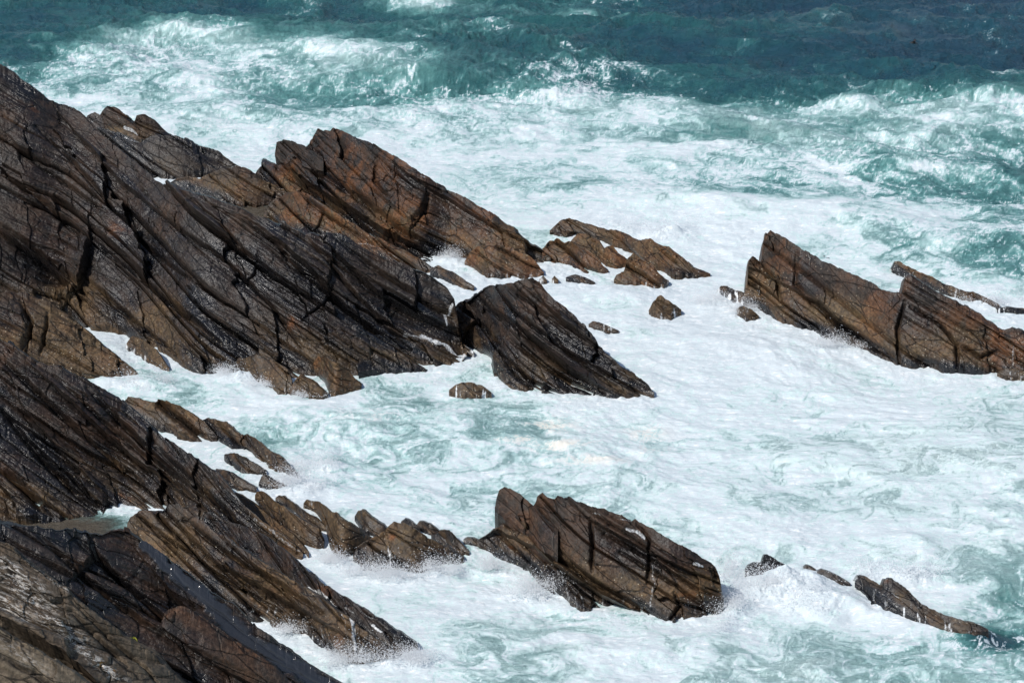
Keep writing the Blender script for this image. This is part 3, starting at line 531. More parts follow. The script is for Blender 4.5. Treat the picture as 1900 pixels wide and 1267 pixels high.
# --- bottom centre rock
rock('sea_stack', 'big tilted block of banded brown rock at bottom centre with puddles on top',
 [(885, 1003), (893, 998), (904, 987), (914, 978), (927, 974), (940, 966), (955, 950), (975, 940), (990, 937), (997, 924), (1005, 913), (1018, 921), (1029, 926), (1035, 918), (1045, 923), (1055, 921), (1069, 928), (1096, 938), (1123, 944), (1150, 956), (1173, 966), (1179, 961), (1197, 973), (1237, 995), (1271, 1015), (1305, 1035), (1328, 1052), (1335, 1069), (1339, 1093), (1343, 1118)],
 [(885, 1008), (924, 1041), (948, 1049), (980, 1058), (1005, 1085), (1035, 1105), (1076, 1128), (1116, 1132), (1157, 1132), (1197, 1135), (1217, 1142), (1248, 1153), (1264, 1147), (1298, 1140), (1332, 1132), (1343, 1124)],
 slope=55, seed=91, amp=.72, size=1.25, wet=.12, tz=1.3, rust=.14, barn=1.2, runs=.7, dip=30,
 cracks=[([(1000, 1010), (1040, 1040), (1100, 1080), (1190, 1130)], 6, .7), ([(1095, 960), (1098, 1010), (1098, 1060)], 3, .35), ([(1120, 985), (1200, 1030), (1290, 1090), (1335, 1110)], 3, .35), ([(1180, 970), (1205, 1000), (1200, 1080)], 2.5, .3), ([(1000, 1010), (985, 990), (930, 965)], 5, .5), ([(1250, 1100), (1260, 1120), (1240, 1150)], 3, .3), ([(1150, 1020), (1230, 1070), (1310, 1125)], 3, .3)],
 ledges=[([(930, 985), (990, 1015), (1050, 1060), (1130, 1110), (1180, 1130)], .7, 24), ([(1055, 925), (1100, 965), (1200, 1020), (1320, 1075)], .3, 22)],
 foam=[([(1163, 980), (1180, 985), (1194, 998)], 7), ([(1288, 1043), (1304, 1050)], 5.5), ([(1100, 950), (1112, 954)], 3), ([(1152, 963), (1172, 968)], 2.5), ([(1208, 1050), (1212, 1080), (1205, 1130)], 4), ([(1025, 1063), (1030, 1098)], 3), ([(1036, 1070), (1043, 1104)], 3), ([(1048, 1076), (1056, 1112)], 4), ([(1062, 1090), (1070, 1122)], 3), ([(1075, 1100), (1082, 1126)], 3), ([(1338, 1060), (1340, 1120)], 4)],
 rust_spots=[(1283, 1105, 12), (957, 973, 5), (945, 1011, 5), (1265, 1103, 8)])
rock('rock_fin', 'slanted slab end jutting up at the left of the big bottom centre block',
 [(918, 946), (920, 930), (926, 911), (936, 903), (948, 906), (968, 919), (990, 937), (1010, 956), (1035, 985)],
 [(918, 950), (935, 962), (960, 984), (985, 1008), (1010, 1024), (1035, 1034)], slope=58, seed=92, amp=.4, wet=.2, rust=.2, tide=0, barn=.5, runs=0, ref=([(885, 1008), (924, 1041), (948, 1049), (980, 1058), (1005, 1085), (1035, 1105)], 55), base=False, drop=.5, dip=33)
rock('small_stone', 'small grey stone cluster off the left tip of the big bottom centre block',
 [(860, 1002), (868, 996), (880, 998), (896, 1004)], [(860, 1006), (880, 1010), (896, 1010)], slope=45, seed=93, amp=.15, wet=.3, tz=.6)
# --- bottom right rocks
rock('low_rock', 'two black rock tips poking out of spray beside the big bottom centre block',
 [(1382, 1060), (1388, 1047), (1400, 1042), (1413, 1046), (1417, 1032), (1424, 1029), (1440, 1039), (1462, 1051)], [(1382, 1066), (1400, 1066), (1430, 1060), (1462, 1054)], slope=52, seed=94, amp=.3, wet=1, tz=.1, tide=.4, runs=.9)
rock('low_rock', 'thin black rock sliver nearly buried in foam, just left of the forked black rock',
 [(1516, 1060), (1525, 1056), (1540, 1060), (1556, 1068), (1578, 1082)], [(1516, 1064), (1540, 1074), (1560, 1082), (1578, 1085)], slope=50, seed=95, amp=.15, wet=1, tz=.1, tide=.3)
rock('low_rock', 'tiny black rock points showing through foam, left of the thin sliver',
 [(1490, 1052), (1497, 1048), (1508, 1052), (1514, 1056)], [(1490, 1055), (1500, 1058), (1514, 1058)], slope=50, seed=96, amp=.08, wet=1, tz=.1, tide=.3)
rock('low_rock', 'forked black rock sliding under green water, orange spot on its right prong',
 [(1586, 1078), (1591, 1067), (1605, 1070), (1625, 1080), (1636, 1086), (1640, 1073), (1655, 1073), (1680, 1088), (1695, 1105), (1715, 1122), (1738, 1134), (1765, 1146), (1790, 1150), (1815, 1158), (1834, 1168)],
 [(1586, 1083), (1605, 1100), (1617, 1119), (1640, 1130), (1670, 1137), (1710, 1150), (1760, 1165), (1810, 1177), (1834, 1170)], slope=36, seed=97, amp=.28, wet=1.1, tz=.5, barn=.4, runs=.9, drop=.8, rust_spots=[(1642, 1076, 6)],
 foam=[([(1625, 1092), (1650, 1110), (1665, 1128)], 2.5), ([(1640, 1088), (1668, 1108), (1690, 1130)], 2)])

def seaweed(x, y, hostbot, hs):
    # three short fleshy blades lying on the sloping face of the host rock
    import bmesh
    _, Yh = ground(x, np.interp(x, np.array(hostbot)[:, 0], np.array(hostbot)[:, 1])); th = math.tan(R(hs)); cx, dy, dz = ray(x, y)
    Y = float((CAM_H + Yh*th)/(th - dz/dy)) - .32; k = Y/dy; loc = (float(cx*k), Y, float(CAM_H + k*dz)); bm = bmesh.new()
    for ang, ln in ((-.25, .42), (-.75, .34), (.1, .30)):
        prev = None
        for i in range(9):
            u = i/8; wdt = .035*math.sin(.25+2.6*u); a = ang + .5*math.sin(5*u+ang*4); cxp = u*ln*math.cos(a); czp = u*ln*math.sin(a)
            q = [bm.verts.new((cxp, -.03-.02*math.sin(6*u)+czp*.6, czp*.7+sg*wdt+.02)) for sg in (-1, 1)] + [bm.verts.new((cxp, .0+czp*.6, czp*.7+.02))]
            if prev:
                for a_, b_ in ((0, 1), (1, 2), (2, 0)): bm.faces.new((prev[a_], prev[b_], q[b_], q[a_]))
            prev = q
    me = bpy.data.meshes.new('seaweed'); bm.to_mesh(me); bm.free(); me.materials.append(plain('yellow_green_weed', (.30, .31, .05), .4))
    o = bpy.data.objects.new('seaweed', me); o.location = loc; C.objects.link(o); o['label'] = 'yellow green strand of seaweed lying on the wet bottom left slope'; o['category'] = 'seaweed'
seaweed(234, 1186, [(-90, 1560), (100, 1520), (300, 1450), (500, 1390)], 38)

# ================================================================== SEA
GX = np.linspace(0, 1900, 11)
GY = np.array([0, 50, 100, 150, 200, 250, 300, 350, 400, 450, 500, 550, 600, 700, 800, 900, 1000, 1100, 1200, 1267.])
DENS = np.array([
 [.05,.05,.05,.12,.42,.15,.18,.08,.03,.0,.0],
 [.05,.12,.22,.08,.10,.16,.12,.05,.0,.0,.0],
 [.15,.40,.55,.36,.22,.12,.08,.03,.0,.0,.05],
 [.52,.62,.52,.50,.32,.34,.34,.22,.14,.10,.18],
 [.80,.78,.62,.52,.58,.62,.60,.56,.50,.44,.44],
 [.90,.92,.74,.66,.72,.70,.60,.50,.46,.42,.46],
 [.90,.90,.85,.86,.86,.84,.80,.74,.60,.50,.50],
 [.90,.90,.90,.92,.94,.92,.74,.70,.70,.62,.46],
 [.90,.90,.90,.90,.92,.95,.88,.80,.72,.70,.56],
 [.90,.90,.90,.90,.92,.96,.95,.86,.80,.62,.50],
 [.90,.90,.90,.90,.95,1.0,.97,.95,.92,.74,.52],
 [.90,.90,.90,.90,.95,1.0,1.0,1.0,.95,.90,.80],
 [.90,.90,.90,.90,.95,1.0,1.0,1.0,1.0,.92,.85],
 [.80,.80,.72,.70,.76,.84,.96,.98,.96,.92,.88],
 [.60,.60,.58,.58,.58,.60,.74,.84,.88,.84,.74],
 [.85,.85,.85,.82,.82,.66,.68,.74,.72,.76,.62],
 [.85,.85,.85,.95,.90,.74,.62,.70,.72,.74,.58],
 [.90,.90,.90,.92,.86,.82,.72,.84,.90,.82,.54],
 [.90,.90,.90,.92,.78,.72,.76,.74,.64,.54,.44],
 [.90,.90,.90,.88,.74,.70,.80,.66,.58,.50,.46]])
TONE = np.array([
 [.36,.36,.34,.36,.55,.47,.38,.24,.16,.10,.08],
 [.36,.38,.40,.38,.36,.40,.36,.27,.18,.12,.10],
 [.36,.50,.60,.56,.36,.30,.28,.22,.15,.12,.12],
 [.58,.68,.70,.66,.46,.40,.38,.34,.28,.24,.24],
 [.70,.74,.72,.66,.68,.72,.74,.72,.70,.68,.62],
 [.78,.78,.74,.72,.78,.78,.74,.72,.70,.70,.66],
 [.72,.72,.70,.72,.74,.74,.70,.60,.58,.60,.60],
 [.75,.75,.75,.75,.78,.78,.62,.60,.62,.60,.56],
 [.80,.80,.80,.80,.80,.84,.84,.80,.74,.76,.60],
 [.80,.80,.80,.80,.80,.86,.88,.84,.80,.66,.56],
 [.85,.85,.85,.85,.85,.88,.90,.88,.84,.74,.58],
 [.85,.85,.85,.85,.85,.90,.90,.90,.88,.84,.80],
 [.88,.88,.88,.88,.88,.92,.92,.92,.90,.88,.86],
 [.80,.80,.76,.76,.80,.86,.90,.90,.88,.86,.86],
 [.74,.74,.76,.76,.78,.78,.84,.86,.86,.86,.82],
 [.80,.80,.78,.70,.78,.80,.82,.84,.84,.86,.80],
 [.85,.85,.85,.85,.84,.82,.80,.84,.86,.86,.84],
 [.85,.85,.85,.85,.84,.82,.80,.84,.86,.84,.74],
 [.85,.85,.85,.85,.82,.80,.82,.82,.80,.78,.72],
 [.85,.85,.85,.85,.82,.80,.82,.82,.80,.76,.72]])
def bil(T, x, y):
    gx = np.clip(x/190.0, 0, 9.999); ix = gx.astype(int); fx = gx-ix; fx = fx*fx*(3-2*fx)
    yy = np.clip(y, 0, 1266.9); iy = np.clip(np.searchsorted(GY, yy, side='right')-1, 0, len(GY)-2); fy = (yy-GY[iy])/(GY[iy+1]-GY[iy]); fy = fy*fy*(3-2*fy)
    return (T[iy, ix]*(1-fx)+T[iy, ix+1]*fx)*(1-fy) + (T[iy+1, ix]*(1-fx)+T[iy+1, ix+1]*fx)*fy

# nearness to rock waterlines on a coarse picture map, used as a property of the ground there
NB = np.zeros((330, 500)); bx = np.array([b[0] for b in BASES]); by = np.array([b[1] for b in BASES])
ii = np.clip(((by+20)/4).astype(int), 0, 329); jj = np.clip(((bx+50)/4).astype(int), 0, 499); NB[ii, jj] = 1
def blur(a, r):
    for ax in (0, 1):
        for _ in range(2):
            k = np.ones(2*r+1)/(2*r+1); a = np.apply_along_axis(lambda v: np.convolve(v, k, 'same'), ax, a)
    return a
NEAR = np.clip(blur(NB, 4)*8, 0, 1)
def near(x, y):
    gx = np.clip((x+50)/4, 0, 498.9); gy = np.clip((y+20)/4, 0, 328.9); ix = gx.astype(int); iy = gy.astype(int); fx = gx-ix; fy = gy-iy
    v = (NEAR[iy, ix]*(1-fx)+NEAR[iy, ix+1]*fx)*(1-fy)+(NEAR[iy+1, ix]*(1-fx)+NEAR[iy+1, ix+1]*fx)*fy
    return v*((x > -40) & (x < 1940) & (y > 0) & (y < 1300))

# breaking crests: polyline in the photo, height m, half width m, foam, tone
CRESTS = [
 ([(120, 122), (200, 100), (245, 74), (330, 66), (420, 80), (520, 108)], .4, 1.4, .38, .25), ([(0, 78), (60, 72), (130, 84)], .5, 1.4, .0, -.05),
 ([(560, 104), (640, 112), (720, 128), (790, 165)], .5, 1.4, .40, .2), ([(770, 60), (850, 52), (940, 72), (1000, 96)], .7, 1.6, .42, .0),
 ([(700, 85), (760, 84), (800, 92)], .4, 1.2, .05, 0), ([(1030, 20), (1080, 17), (1110, 24)], .5, 1.2, .7, .25), ([(1040, 107), (1070, 103), (1092, 108)], .3, .8, .6, 0), ([(720, 5), (790, -4), (840, 8)], .6, 1.5, .55, .3),
 ([(930, 140), (990, 130), (1030, 142)], .5, 1.3, .4, 0), ([(1300, 138), (1400, 148), (1500, 152)], .3, 1.2, .1, 0), ([(1500, 44), (1545, 40), (1580, 56)], .5, 1.5, 0, 0), ([(1120, 80), (1200, 74), (1260, 88)], .5, 1.5, .05, 0),
 ([(880, 190), (960, 172), (1100, 178), (1220, 170), (1300, 165), (1400, 170)], .5, 1.6, .22, .1), ([(1520, 182), (1580, 190), (1640, 174), (1680, 186)], .6, 1.3, .42, .1), ([(1700, 178), (1780, 170), (1900, 190)], .4, 1.2, .2, .0),
 ([(1320, 192), (1370, 222), (1440, 228), (1545, 232)], .55, 1.1, .75, .1), ([(1690, 222), (1780, 206), (1850, 226)], .5, 1.4, .25, .1), ([(1160, 290), (1300, 276), (1420, 284), (1520, 300)], .5, 1.8, .3, .1),
 ([(1480, 300), (1570, 296), (1680, 312), (1780, 300), (1900, 335)], .5, 1.6, .25, .0), ([(1560, 330), (1640, 320), (1720, 345)], .5, 1.5, .2, 0), ([(1150, 385), (1260, 372), (1420, 384), (1520, 385)], .5, 1.3, .25, .1),
 ([(1440, 420), (1560, 400), (1700, 430), (1800, 470), (1900, 500)], .7, 1.8, .1, -.05), ([(200, 160), (330, 150), (450, 172)], .4, 1.4, .2, 0), ([(330, 215), (450, 195), (560, 210)], .5, 1.5, .25, 0), ([(480, 260), (640, 225), (760, 235)], .4, 1.6, .15, 0),
 ([(640, 172), (700, 155), (780, 175)], .4, 1.3, .35, 0), ([(700, 205), (830, 195), (920, 210)], .4, 1.3, .2, 0), ([(430, 700), (470, 690), (520, 715)], .5, .8, .3, 0), ([(150, 705), (230, 700), (300, 720)], .5, .9, .35, 0),
 ([(560, 810), (640, 790), (720, 800)], .3, 1.2, .2, 0), ([(1650, 850), (1740, 835), (1830, 860), (1900, 905)], .45, 1.6, .15, .15), ([(1450, 885), (1520, 860), (1600, 880), (1700, 900)], .35, 1.2, .15, .1), ([(1000, 850), (1100, 835), (1180, 860)], .35, 1.2, .2, 0),
 ([(1000, 1225), (1150, 1195), (1300, 1200), (1400, 1215)], .45, 1.2, .2, .05), ([(1480, 1110), (1560, 1100), (1640, 1140)], .6, 1.2, .4, .1), ([(1620, 1040), (1690, 1030), (1760, 1060)], .5, .9, .5, .1), ([(1400, 1225), (1480, 1230), (1570, 1250)], .4, .9, .3, .1),
 ([(1250, 640), (1400, 650), (1500, 680)], .3, 1.4, .1, 0), ([(1100, 560), (1160, 540), (1220, 560)], .5, .9, .2, 0), ([(800, 480), (850, 490), (920, 515)], .5, .6, .4, 0)]
# water grid: rows and columns fan out from below the camera so that spacing follows distance
r1 = np.linspace(1330, -40, 860); _, Yr = ground(950+0*r1, r1)
Yr = np.concatenate([[20, 35, 48, 58, 66, 72], Yr[Yr > 74], [Yr[-1]+4, Yr[-1]+10, 240, 280, 340, 430, 600, 900, 1500, 3000, 7000]])
Yr = np.sort(Yr)
uf = np.linspace(-.207, .207, 1300); uf = np.concatenate([[-1.5, -.9, -.6, -.45, -.35, -.28, -.24], uf, [.24, .28, .35, .45, .6, .9, 1.5]])
YY, UU = np.meshgrid(Yr, uf, indexing='ij'); XX = UU*YY
px, py = to_px(XX, YY, 0*XX)
far = sst(170, 320, YY)
dens = bil(DENS, px, py); tone = bil(TONE, px, py); nr = near(px, py)
calm = np.zeros_like(XX)
for (ex, ey, rx, ry) in ((90, 978, 150, 30) , (455, 392, 75, 22), (560, 425, 60, 20)):
    calm = np.maximum(calm, np.exp(-((px-ex)/rx)**4-((py-ey)/ry)**4))
# sea state
H = np.zeros_like(XX)
wr = np.random.default_rng(3)
wx_ = XX + 3.0*fbm2(XX/14, YY/14, 2, 301); wy_ = YY + 3.0*fbm2(XX/14+7, YY/14, 2, 302)
open_ = 1 - sst(.35, .8, dens)
for k in range(16):
    L = 3.2*1.25**k*.9; 
    if L > 30: break
    th = R(-100 + wr.normal()*26); kx, ky = math.cos(th)/L, math.sin(th)/L
    ph = 2*math.pi*(kx*wx_ + ky*wy_) + wr.uniform(0, 6.28)
    amp_ = .021*(.60+.80*open_)*L**.85*(.55+.45*perlin2(XX/(L*2.2), YY/(L*2.2), 320+k)*2)
    H += amp_*(2*((np.sin(ph)+1)/2)**1.6 - .85)*(.45+.55*open_)
sw = 1-2.0*np.abs(perlin2(wx_/6.5, wy_/3.4, 337)); sw2 = 1-2.0*np.abs(perlin2(wx_/3.1+.3*perlin2(wx_, wy_, 338), wy_/1.7, 339))
open2 = 1 - sst(.06, .34, dens)
H += open2*(.36*np.clip(sw, -.4, 1)**2*np.sign(sw) + .20*np.clip(sw2, -.4, 1)**2*np.sign(sw2))
H += open_*(.14*(ridged2(wx_/1.9, wy_/1.1, 4, 335, .6)-.4) + .09*fbm2(wx_/.8, wy_/.5, 3, 336, .6))
H += (.34*np.abs(fbm2(wx_/4.5, wy_/2.6, 5, 333, .58))*-1 + .10)*(.5+.5*open_)
CF = np.zeros_like(XX); CT = np.zeros_like(XX)
for line, hh, wd, fo, tn in CRESTS:
    L = np.array(line, float); lx, ly = ground(L[:, 0], L[:, 1]); G = np.stack([lx, ly], 1)
    jx = XX + .9*fbm2(XX/2.6, YY/2.6, 3, 341); jy = YY + 1.1*fbm2(XX/3.1+5, YY/3.1, 3, 342)
    m = (np.abs(XX-lx.mean()) < np.ptp(lx)/2+9) & (np.abs(YY-ly.mean()) < np.ptp(ly)/2+9)
    e, sg, al = polydist(jx[m], jy[m], G); sd = e*sg           # sg>0: far side (Y grows away from the camera)
    endw = np.sin(np.clip(al, .02, .98)*math.pi)**.6
    prof = np.where(sd < 0, np.exp(-(sd/(wd*.95))**2), np.exp(-(sd/(wd*1.5))**2))
    H[m] += .6*hh*prof*endw; CF[m] += fo*.6*endw*np.where(sd < 0, np.exp(-(sd/(wd*.6))**2), np.exp(-(sd/(wd*.3))**2)); CT[m] += tn*endw*np.exp(-(e/(wd*1.6))**2)
# foam pattern: warped, layered, drawn out along the wave fronts
ang = R(8); ca, sa = math.cos(ang), math.sin(ang); ax_ = XX*ca+YY*sa; ay_ = -XX*sa+YY*ca
q1x = ax_ + 1.6*fbm2(ax_/4.5, ay_/4.5, 3, 401) + .5*fbm2(ax_/1.1, ay_/1.1, 3, 402)
q1y = ay_ + 1.6*fbm2(ax_/4.5+9, ay_/4.5, 3, 403) + .5*fbm2(ax_/1.1+4, ay_/1.1, 3, 404)

def carried(qx, qy, steps, dt, sc, seed, st=4):
    # let the pattern be drawn out by eddies: trace the points back along a swirling flow on a coarser grid
    cx_, cy_ = qx[::st, ::st].copy(), qy[::st, ::st].copy(); sx, sy = cx_.copy(), cy_.copy(); e = .05
    psi = lambda a, b: perlin2(a/sc, b/sc, seed) + .5*perlin2(a/sc*2.3, b/sc*2.3, seed+1)
    for _ in range(steps):
        p0 = psi(cx_, cy_); u = (psi(cx_, cy_+e)-p0)/e*sc; v = -(psi(cx_+e, cy_)-p0)/e*sc
        cx_ = cx_ + dt*u; cy_ = cy_ + dt*v*.8
    out = []
    for d, full in ((cx_-sx, qx), (cy_-sy, qy)):
        ry = np.arange(full.shape[0])/st; rx = np.arange(full.shape[1])/st
        iy = np.clip(ry.astype(int), 0, d.shape[0]-2); ix = np.clip(rx.astype(int), 0, d.shape[1]-2); fy = np.clip(ry-iy, 0, 1)[:, None]; fx = np.clip(rx-ix, 0, 1)[None]
        a = d[iy][:, ix]*(1-fx)+d[iy][:, ix+1]*fx; b = d[iy+1][:, ix]*(1-fx)+d[iy+1][:, ix+1]*fx; out.append(full + a*(1-fy)+b*fy)
    return out
q1x, q1y = carried(ax_ + .8*fbm2(ax_/4.5, ay_/4.5, 2, 401), ay_ + .8*fbm2(ax_/4.5+9, ay_/4.5, 2, 403), 9, .05, 2.6, 405)
q2x, q2y = carried(ax_, ay_, 6, .05, .9, 407, 2)
n1 = fbm2(q1x/3.2, q1y/2.8, 6, 411, .60); n0 = fbm2(ax_/9, ay_/9, 3, 412)
rd = ridged2(q1x/1.7, q1y/1.3, 5, 421, .62); rd2 = ridged2(q2x/.75, q2y/.6, 4, 422, .62)
streak = fbm2(q1x/.9, q1y/.30, 4, 431, .62); fil = ridged2(q1x/.55, q1y/.32, 3, 433, .6)

def lines(x, y, seed, a=.80, b=.97):                      # thin winding threads where the noise crosses zero
    return sst(a, b, 1-2.2*np.abs(perlin2(x, y, seed)))*sst(-.25, .25, perlin2(x*.37+5, y*.37, seed+3))
q3x, q3y = q1x + .35*fbm2(ax_/.6, ay_/.6, 3, 461), q1y + .35*fbm2(ax_/.6+3, ay_/.6, 3, 462)
thr = np.maximum(np.maximum(lines(q3x/1.9, q3y/1.3, 463), .9*lines(q3x/.95, q3y/.62, 464)), .75*lines(q3x/.46, q3y/.33, 465))
CF = CF*(.1+1.5*sst(.2, .8, rd2*.5+rd*.5)); dd = dens + CF + .30*nr + .36*n0
foam = (dd-.5)*.95 + .34 + .66*n1 + .30*(rd-.45) + .40*(rd2-.5) + .32*streak + .22*(fil-.4) - .13 + .42*thr*sst(.1, .5, dd)
lace = np.maximum(sst(.60, .82, rd + .2*n1)*.8, sst(.66, .86, rd2+.12*n1)*.75)*sst(.03, .5, dd)
foam = np.maximum(foam, lace*.95); foam = np.clip(foam, -.3, 1.10)
foam = foam*(1-calm) + calm*(.55*sst(.15, .6, streak+.4*n1)-.55); tone = tone*(1-.7*calm)
# splashes: the sea itself heaved up in ragged white tongues
SPL = [(1445, 1084, 75, 22, .95), (1360, 1112, 26, 26, .6), (1510, 1112, 60, 20, .5), (1690, 1068, 65, 12, .8), (1620, 1052, 40, 10, .4), (1230, 432, 45, 10, .9), (1170, 420, 50, 9, .5), (720, 1072, 70, 8, .35), (800, 1060, 40, 10, .4), (630, 1042, 30, 8, .35),
 (570, 905, 50, 14, .5), (610, 865, 50, 14, .4), (1000, 1100, 50, 10, .45), (930, 1056, 30, 8, .35), (740, 1228, 55, 10, .5), (650, 1232, 60, 8, .4), (1545, 648, 60, 8, .3), (1840, 560, 50, 8, .5), (445, 702, 34, 9, .6), (280, 715, 45, 8, .4), (845, 482, 30, 6, .4), (200, 712, 40, 8, .3), (1330, 560, 30, 10, .3)]
spl = np.zeros_like(XX)
for (ex, ey, rx, ry, hh) in SPL: spl = np.maximum(spl, hh*np.exp(-((px-ex)/rx)**2-((py-ey)/ry)**2))
jet = ridged2(q2x/.55+3, q2y/.45, 4, 471, .65)
jet = np.abs(fbm2(ax_/1.3, ay_/.9, 5, 471, .55))
H += spl*(.22 + .55*jet); foam += spl*.7
H += .05*fbm2(ax_/1.6, ay_/1.1, 4, 441, .5)
H = H*(1-.85*nr*(1-np.clip(spl*1.6, 0, 1))) + nr*(.12*np.abs(fbm2(XX/.9, YY/.8, 4, 451, .55)))*sst(.5, .9, dens)
H = H*(1-.93*calm)
H -= .1
tone = tone + .03 + .06*sst(.5, .8, dens) + CT + .16*n1 + .10*n0 + .08*streak + .14*np.clip(foam, 0, 1)*sst(.3, .8, dens) + .10*np.clip(H, -1, 1)
cream = np.zeros_like(XX)
for (ex, ey, rx, ry, s_) in ((1010, 785, 50, 16, 1), (1040, 830, 55, 10, .9), (960, 818, 45, 9, .9), (1100, 858, 70, 8, .7), (1200, 800, 40, 14, .6), (690, 770, 60, 10, .35), (1210, 830, 30, 10, .4)):
    cream = np.maximum(cream, s_*np.exp(-((px-ex)/rx)**2-((py-ey)/ry)**2))
cream = np.clip(cream*.9, 0, 1)*sst(.1, .5, rd*.6+rd2*.4); foam += .35*cream
# drowned rock seen as a dark patch at the right
dk = np.exp(-((px-1845)/60)**2-((py-1165+.12*(px-1850))/24)**2)
H += .2*dk; tone = tone*(1-.75*dk); foam = foam - .7*dk*(1-lace*1.6)
sand = np.clip(calm*1.1, 0, 1)*(1-np.clip(foam, 0, 1))
H = H*(1-far) ; P = np.stack([XX, YY, H], -1)
sea = grid_obj('sea', P, M_SEA, {'foam': foam, 'tone': np.clip(tone, 0, 1), 'cream': cream, 'sand': sand}, True)
sea['kind'] = 'structure'

# ================================================================== SPRAY
def spray(name, emitters, seed, label, cat='spray'):
    r = np.random.default_rng(seed); pts = []; rad = []
    for (x, y, rx, ry, hgt, n) in emitters:
        n = int(n*.9)
        # clumpy plume: jets thrown from foot points, droplets thinning out with height
        nj = max(4, int(rx/7)); jx = r.normal(0, .55, nj)*rx; jy = r.normal(0, .5, nj)*ry; jl = r.uniform(.35, 1, nj); ja = r.normal(0, .35, nj)
        k = r.integers(0, nj, n); s = r.beta(1.0, 2.6, n)
        gx, gy = ground(x + jx[k] + r.normal(0, rx*.16, n), y + jy[k] + r.normal(0, ry*.25, n))
        z = hgt*jl[k]*s*(1+r.normal(0, .25, n)); sp = .12 + .28*s*hgt
        pts.append(np.stack([gx + ja[k]*z + r.normal(0, 1, n)*sp, gy + r.normal(0, 1, n)*sp, np.abs(z) + .02], 1))
        rad.append(.005 + .016*r.random(n)**3)
    p = np.concatenate(pts); q = np.concatenate(rad); n = len(p)
    O = np.array([[1, 0, 0], [-1, 0, 0], [0, 1, 0], [0, -1, 0], [0, 0, 1], [0, 0, -1]], float)
    Fo = np.array([[0, 2, 4], [2, 1, 4], [1, 3, 4], [3, 0, 4], [2, 0, 5], [1, 2, 5], [3, 1, 5], [0, 3, 5]])
    org = np.array([p[:, 0].mean(), p[:, 1].mean(), 0]); V = ((p-org)[:, None] + O[None]*q[:, None, None]*r.uniform(.7, 1.4, (n, 6, 1))).reshape(-1, 3).astype(np.float32)
    F = (Fo[None] + (np.arange(n)*6)[:, None, None]).reshape(-1, 3).astype(np.int32)
    me = bpy.data.meshes.new(name); me.vertices.add(len(V)); me.vertices.foreach_set('co', V.ravel()); me.loops.add(F.size); me.loops.foreach_set('vertex_index', F.ravel())
    me.polygons.add(len(F)); me.polygons.foreach_set('loop_start', np.arange(0, F.size, 3, dtype=np.int32)); me.update(calc_edges=True)
    me.materials.append(M_SPRAY); o = bpy.data.objects.new(name, me); o.location = org; C.objects.link(o)
    o['label'] = label; o['category'] = cat; o['kind'] = 'stuff'; return o
spray('sea_spray', [(1420, 1085, 55, 22, 1.3, 9000), (1360, 1110, 30, 25, 1.1, 5000), (1500, 1110, 55, 20, .9, 5500), (1350, 1065, 10, 20, 1.0, 2500)], 1, 'white spray exploding over the black rock tips at bottom right')
spray('sea_spray', [(1690, 1068, 60, 10, 1.0, 3500), (1620, 1050, 40, 10, .6, 1200)], 2, 'spray thrown up behind the forked black rock at bottom right')
spray('sea_spray', [(1225, 430, 45, 10, 1.2, 3500), (1170, 420, 40, 8, .8, 1500)], 3, 'splash rising behind the long broken reef in upper centre')
spray('sea_spray', [(720, 1066, 70, 8, .8, 9000), (800, 1056, 40, 10, .8, 5000), (630, 1040, 30, 8, .7, 4000), (560, 900, 50, 14, .9, 6000), (600, 860, 50, 14, .7, 4000)], 4, 'spray along the foot of the rounded wet hump')
spray('sea_spray', [(1000, 1095, 60, 12, .9, 8000), (920, 1050, 30, 8, .6, 3000), (1340, 1120, 10, 30, .7, 2500)], 5, 'spray along the left foot of the bottom centre block')
spray('sea_spray', [(740, 1222, 50, 10, .9, 8000), (650, 1225, 60, 8, .7, 7000), (530, 1170, 50, 8, .4, 3000)], 6, 'spray bursting at the tip of the long fin ridge')
spray('sea_spray', [(1550, 640, 60, 8, .7, 5000), (1380, 575, 30, 10, .8, 3500), (1840, 560, 50, 8, .9, 3500), (1320, 560, 40, 8, .7, 3000)], 7, 'spray at the foot of the shark fin rock on the right')
spray('sea_spray', [(440, 700, 30, 8, 1.0, 4000), (480, 712, 30, 6, .6, 3000), (270, 712, 40, 8, .7, 4000), (840, 480, 30, 6, .7, 3000), (560, 735, 30, 4, .4, 1500)], 8, 'spray in the left channel at the foot of the headland')
spray('sea_spray', [(400, 235, 50, 10, 1.0, 1500), (300, 100, 80, 8, .8, 1500), (370, 70, 60, 5, .7, 1500), (960, 80, 60, 5, .6, 800)], 9, 'fine spray blown off the breakers at upper left')

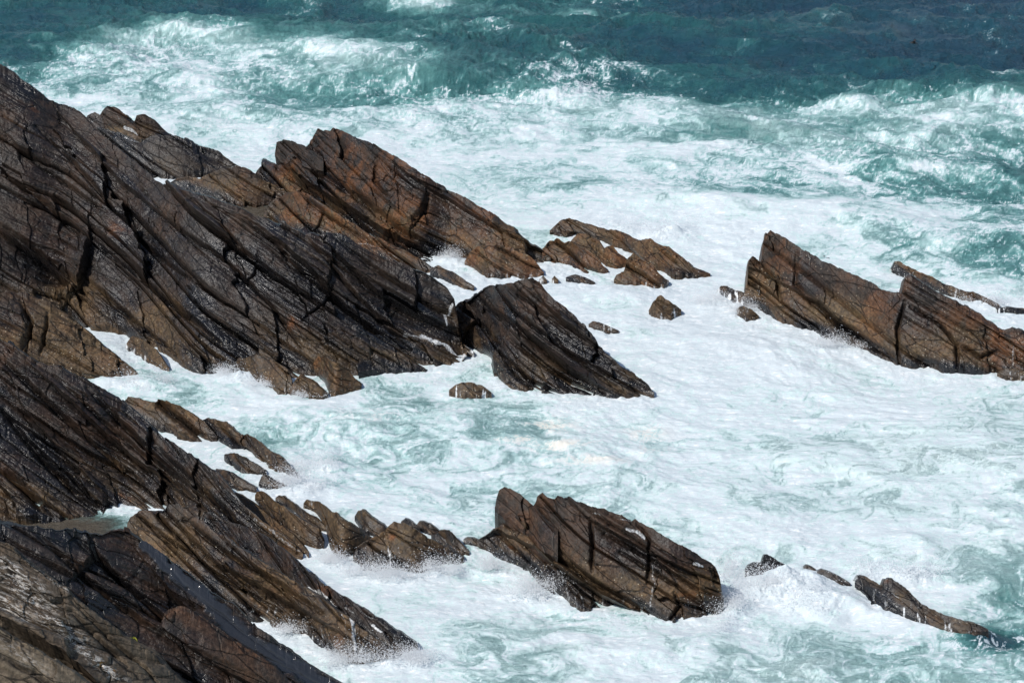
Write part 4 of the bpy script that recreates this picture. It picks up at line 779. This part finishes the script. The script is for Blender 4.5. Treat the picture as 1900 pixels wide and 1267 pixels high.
# ================================================================== BIRD
def bird(label, x, y, Y, span, yaw, mat, flap):
    cx, dy, dz = ray(x, y); k = Y/dy; loc = (float(cx*k), Y, float(CAM_H+k*dz))
    import bmesh
    root = bpy.data.objects.new('seabird', None); root.location = loc; root.rotation_euler = (0, 0, yaw); C.objects.link(root)
    root['label'] = label; root['category'] = 'bird'
    def part(nm, rings):
        bm = bmesh.new(); prev = None
        for (c, rx, rz) in rings:
            vs_ = [bm.verts.new((c[0] + (0 if nm != 'body' else 0), c[1] + rx*math.cos(a), c[2] + rz*math.sin(a))) if nm != 'body' else bm.verts.new((c[0]+rx*math.cos(a), c[1], c[2]+rz*math.sin(a))) for a in np.linspace(0, 2*math.pi, 10, endpoint=False)]
            if prev:
                for i in range(10): bm.faces.new((prev[i], prev[(i+1) % 10], vs_[(i+1) % 10], vs_[i]))
            prev = vs_
            if c is rings[0][0]: first = vs_
        bm.faces.new(first[::-1]); bm.faces.new(prev); bmesh.ops.recalc_face_normals(bm, faces=bm.faces)
        me = bpy.data.meshes.new(nm); bm.to_mesh(me); bm.free(); me.materials.append(mat)
        for p_ in me.polygons: p_.use_smooth = True
        o = bpy.data.objects.new(nm, me); C.objects.link(o); o.parent = root; return o
    s = span
    part('body', [((0, -.34*s, .0), .005*s, .005*s), ((0, -.28*s, .0), .022*s, .02*s), ((0, -.24*s, .01*s), .04*s, .04*s), ((0, -.16*s, 0), .035*s, .035*s), ((0, -.05*s, -.01*s), .07*s, .07*s), ((0, .10*s, 0), .06*s, .055*s), ((0, .22*s, .01*s), .035*s, .02*s), ((0, .33*s, .015*s), .05*s, .006*s)])
    for sgn in (-1, 1):
        part('wing', [((sgn*.03*s, -.02*s, .02*s), .10*s, .014*s), ((sgn*.18*s, -.05*s, (.02+flap*.12)*s), .085*s, .010*s), ((sgn*.32*s, -.01*s, (.02+flap*.14)*s), .06*s, .007*s), ((sgn*.50*s, .08*s, (.02+flap*.05)*s), .012*s, .004*s)])
    return root
bird('small black bird flying low over the dark sea at top right', 1695, 80, 150.0, .75, R(70), plain('black_feathers', (.012, .011, .012), .6), 1.2)
bird('grey gull gliding just behind the crest of the shark fin rock', 1533, 481, 121.0, .55, R(-60), plain('grey_feathers', (.16, .17, .19), .6), 1.4)
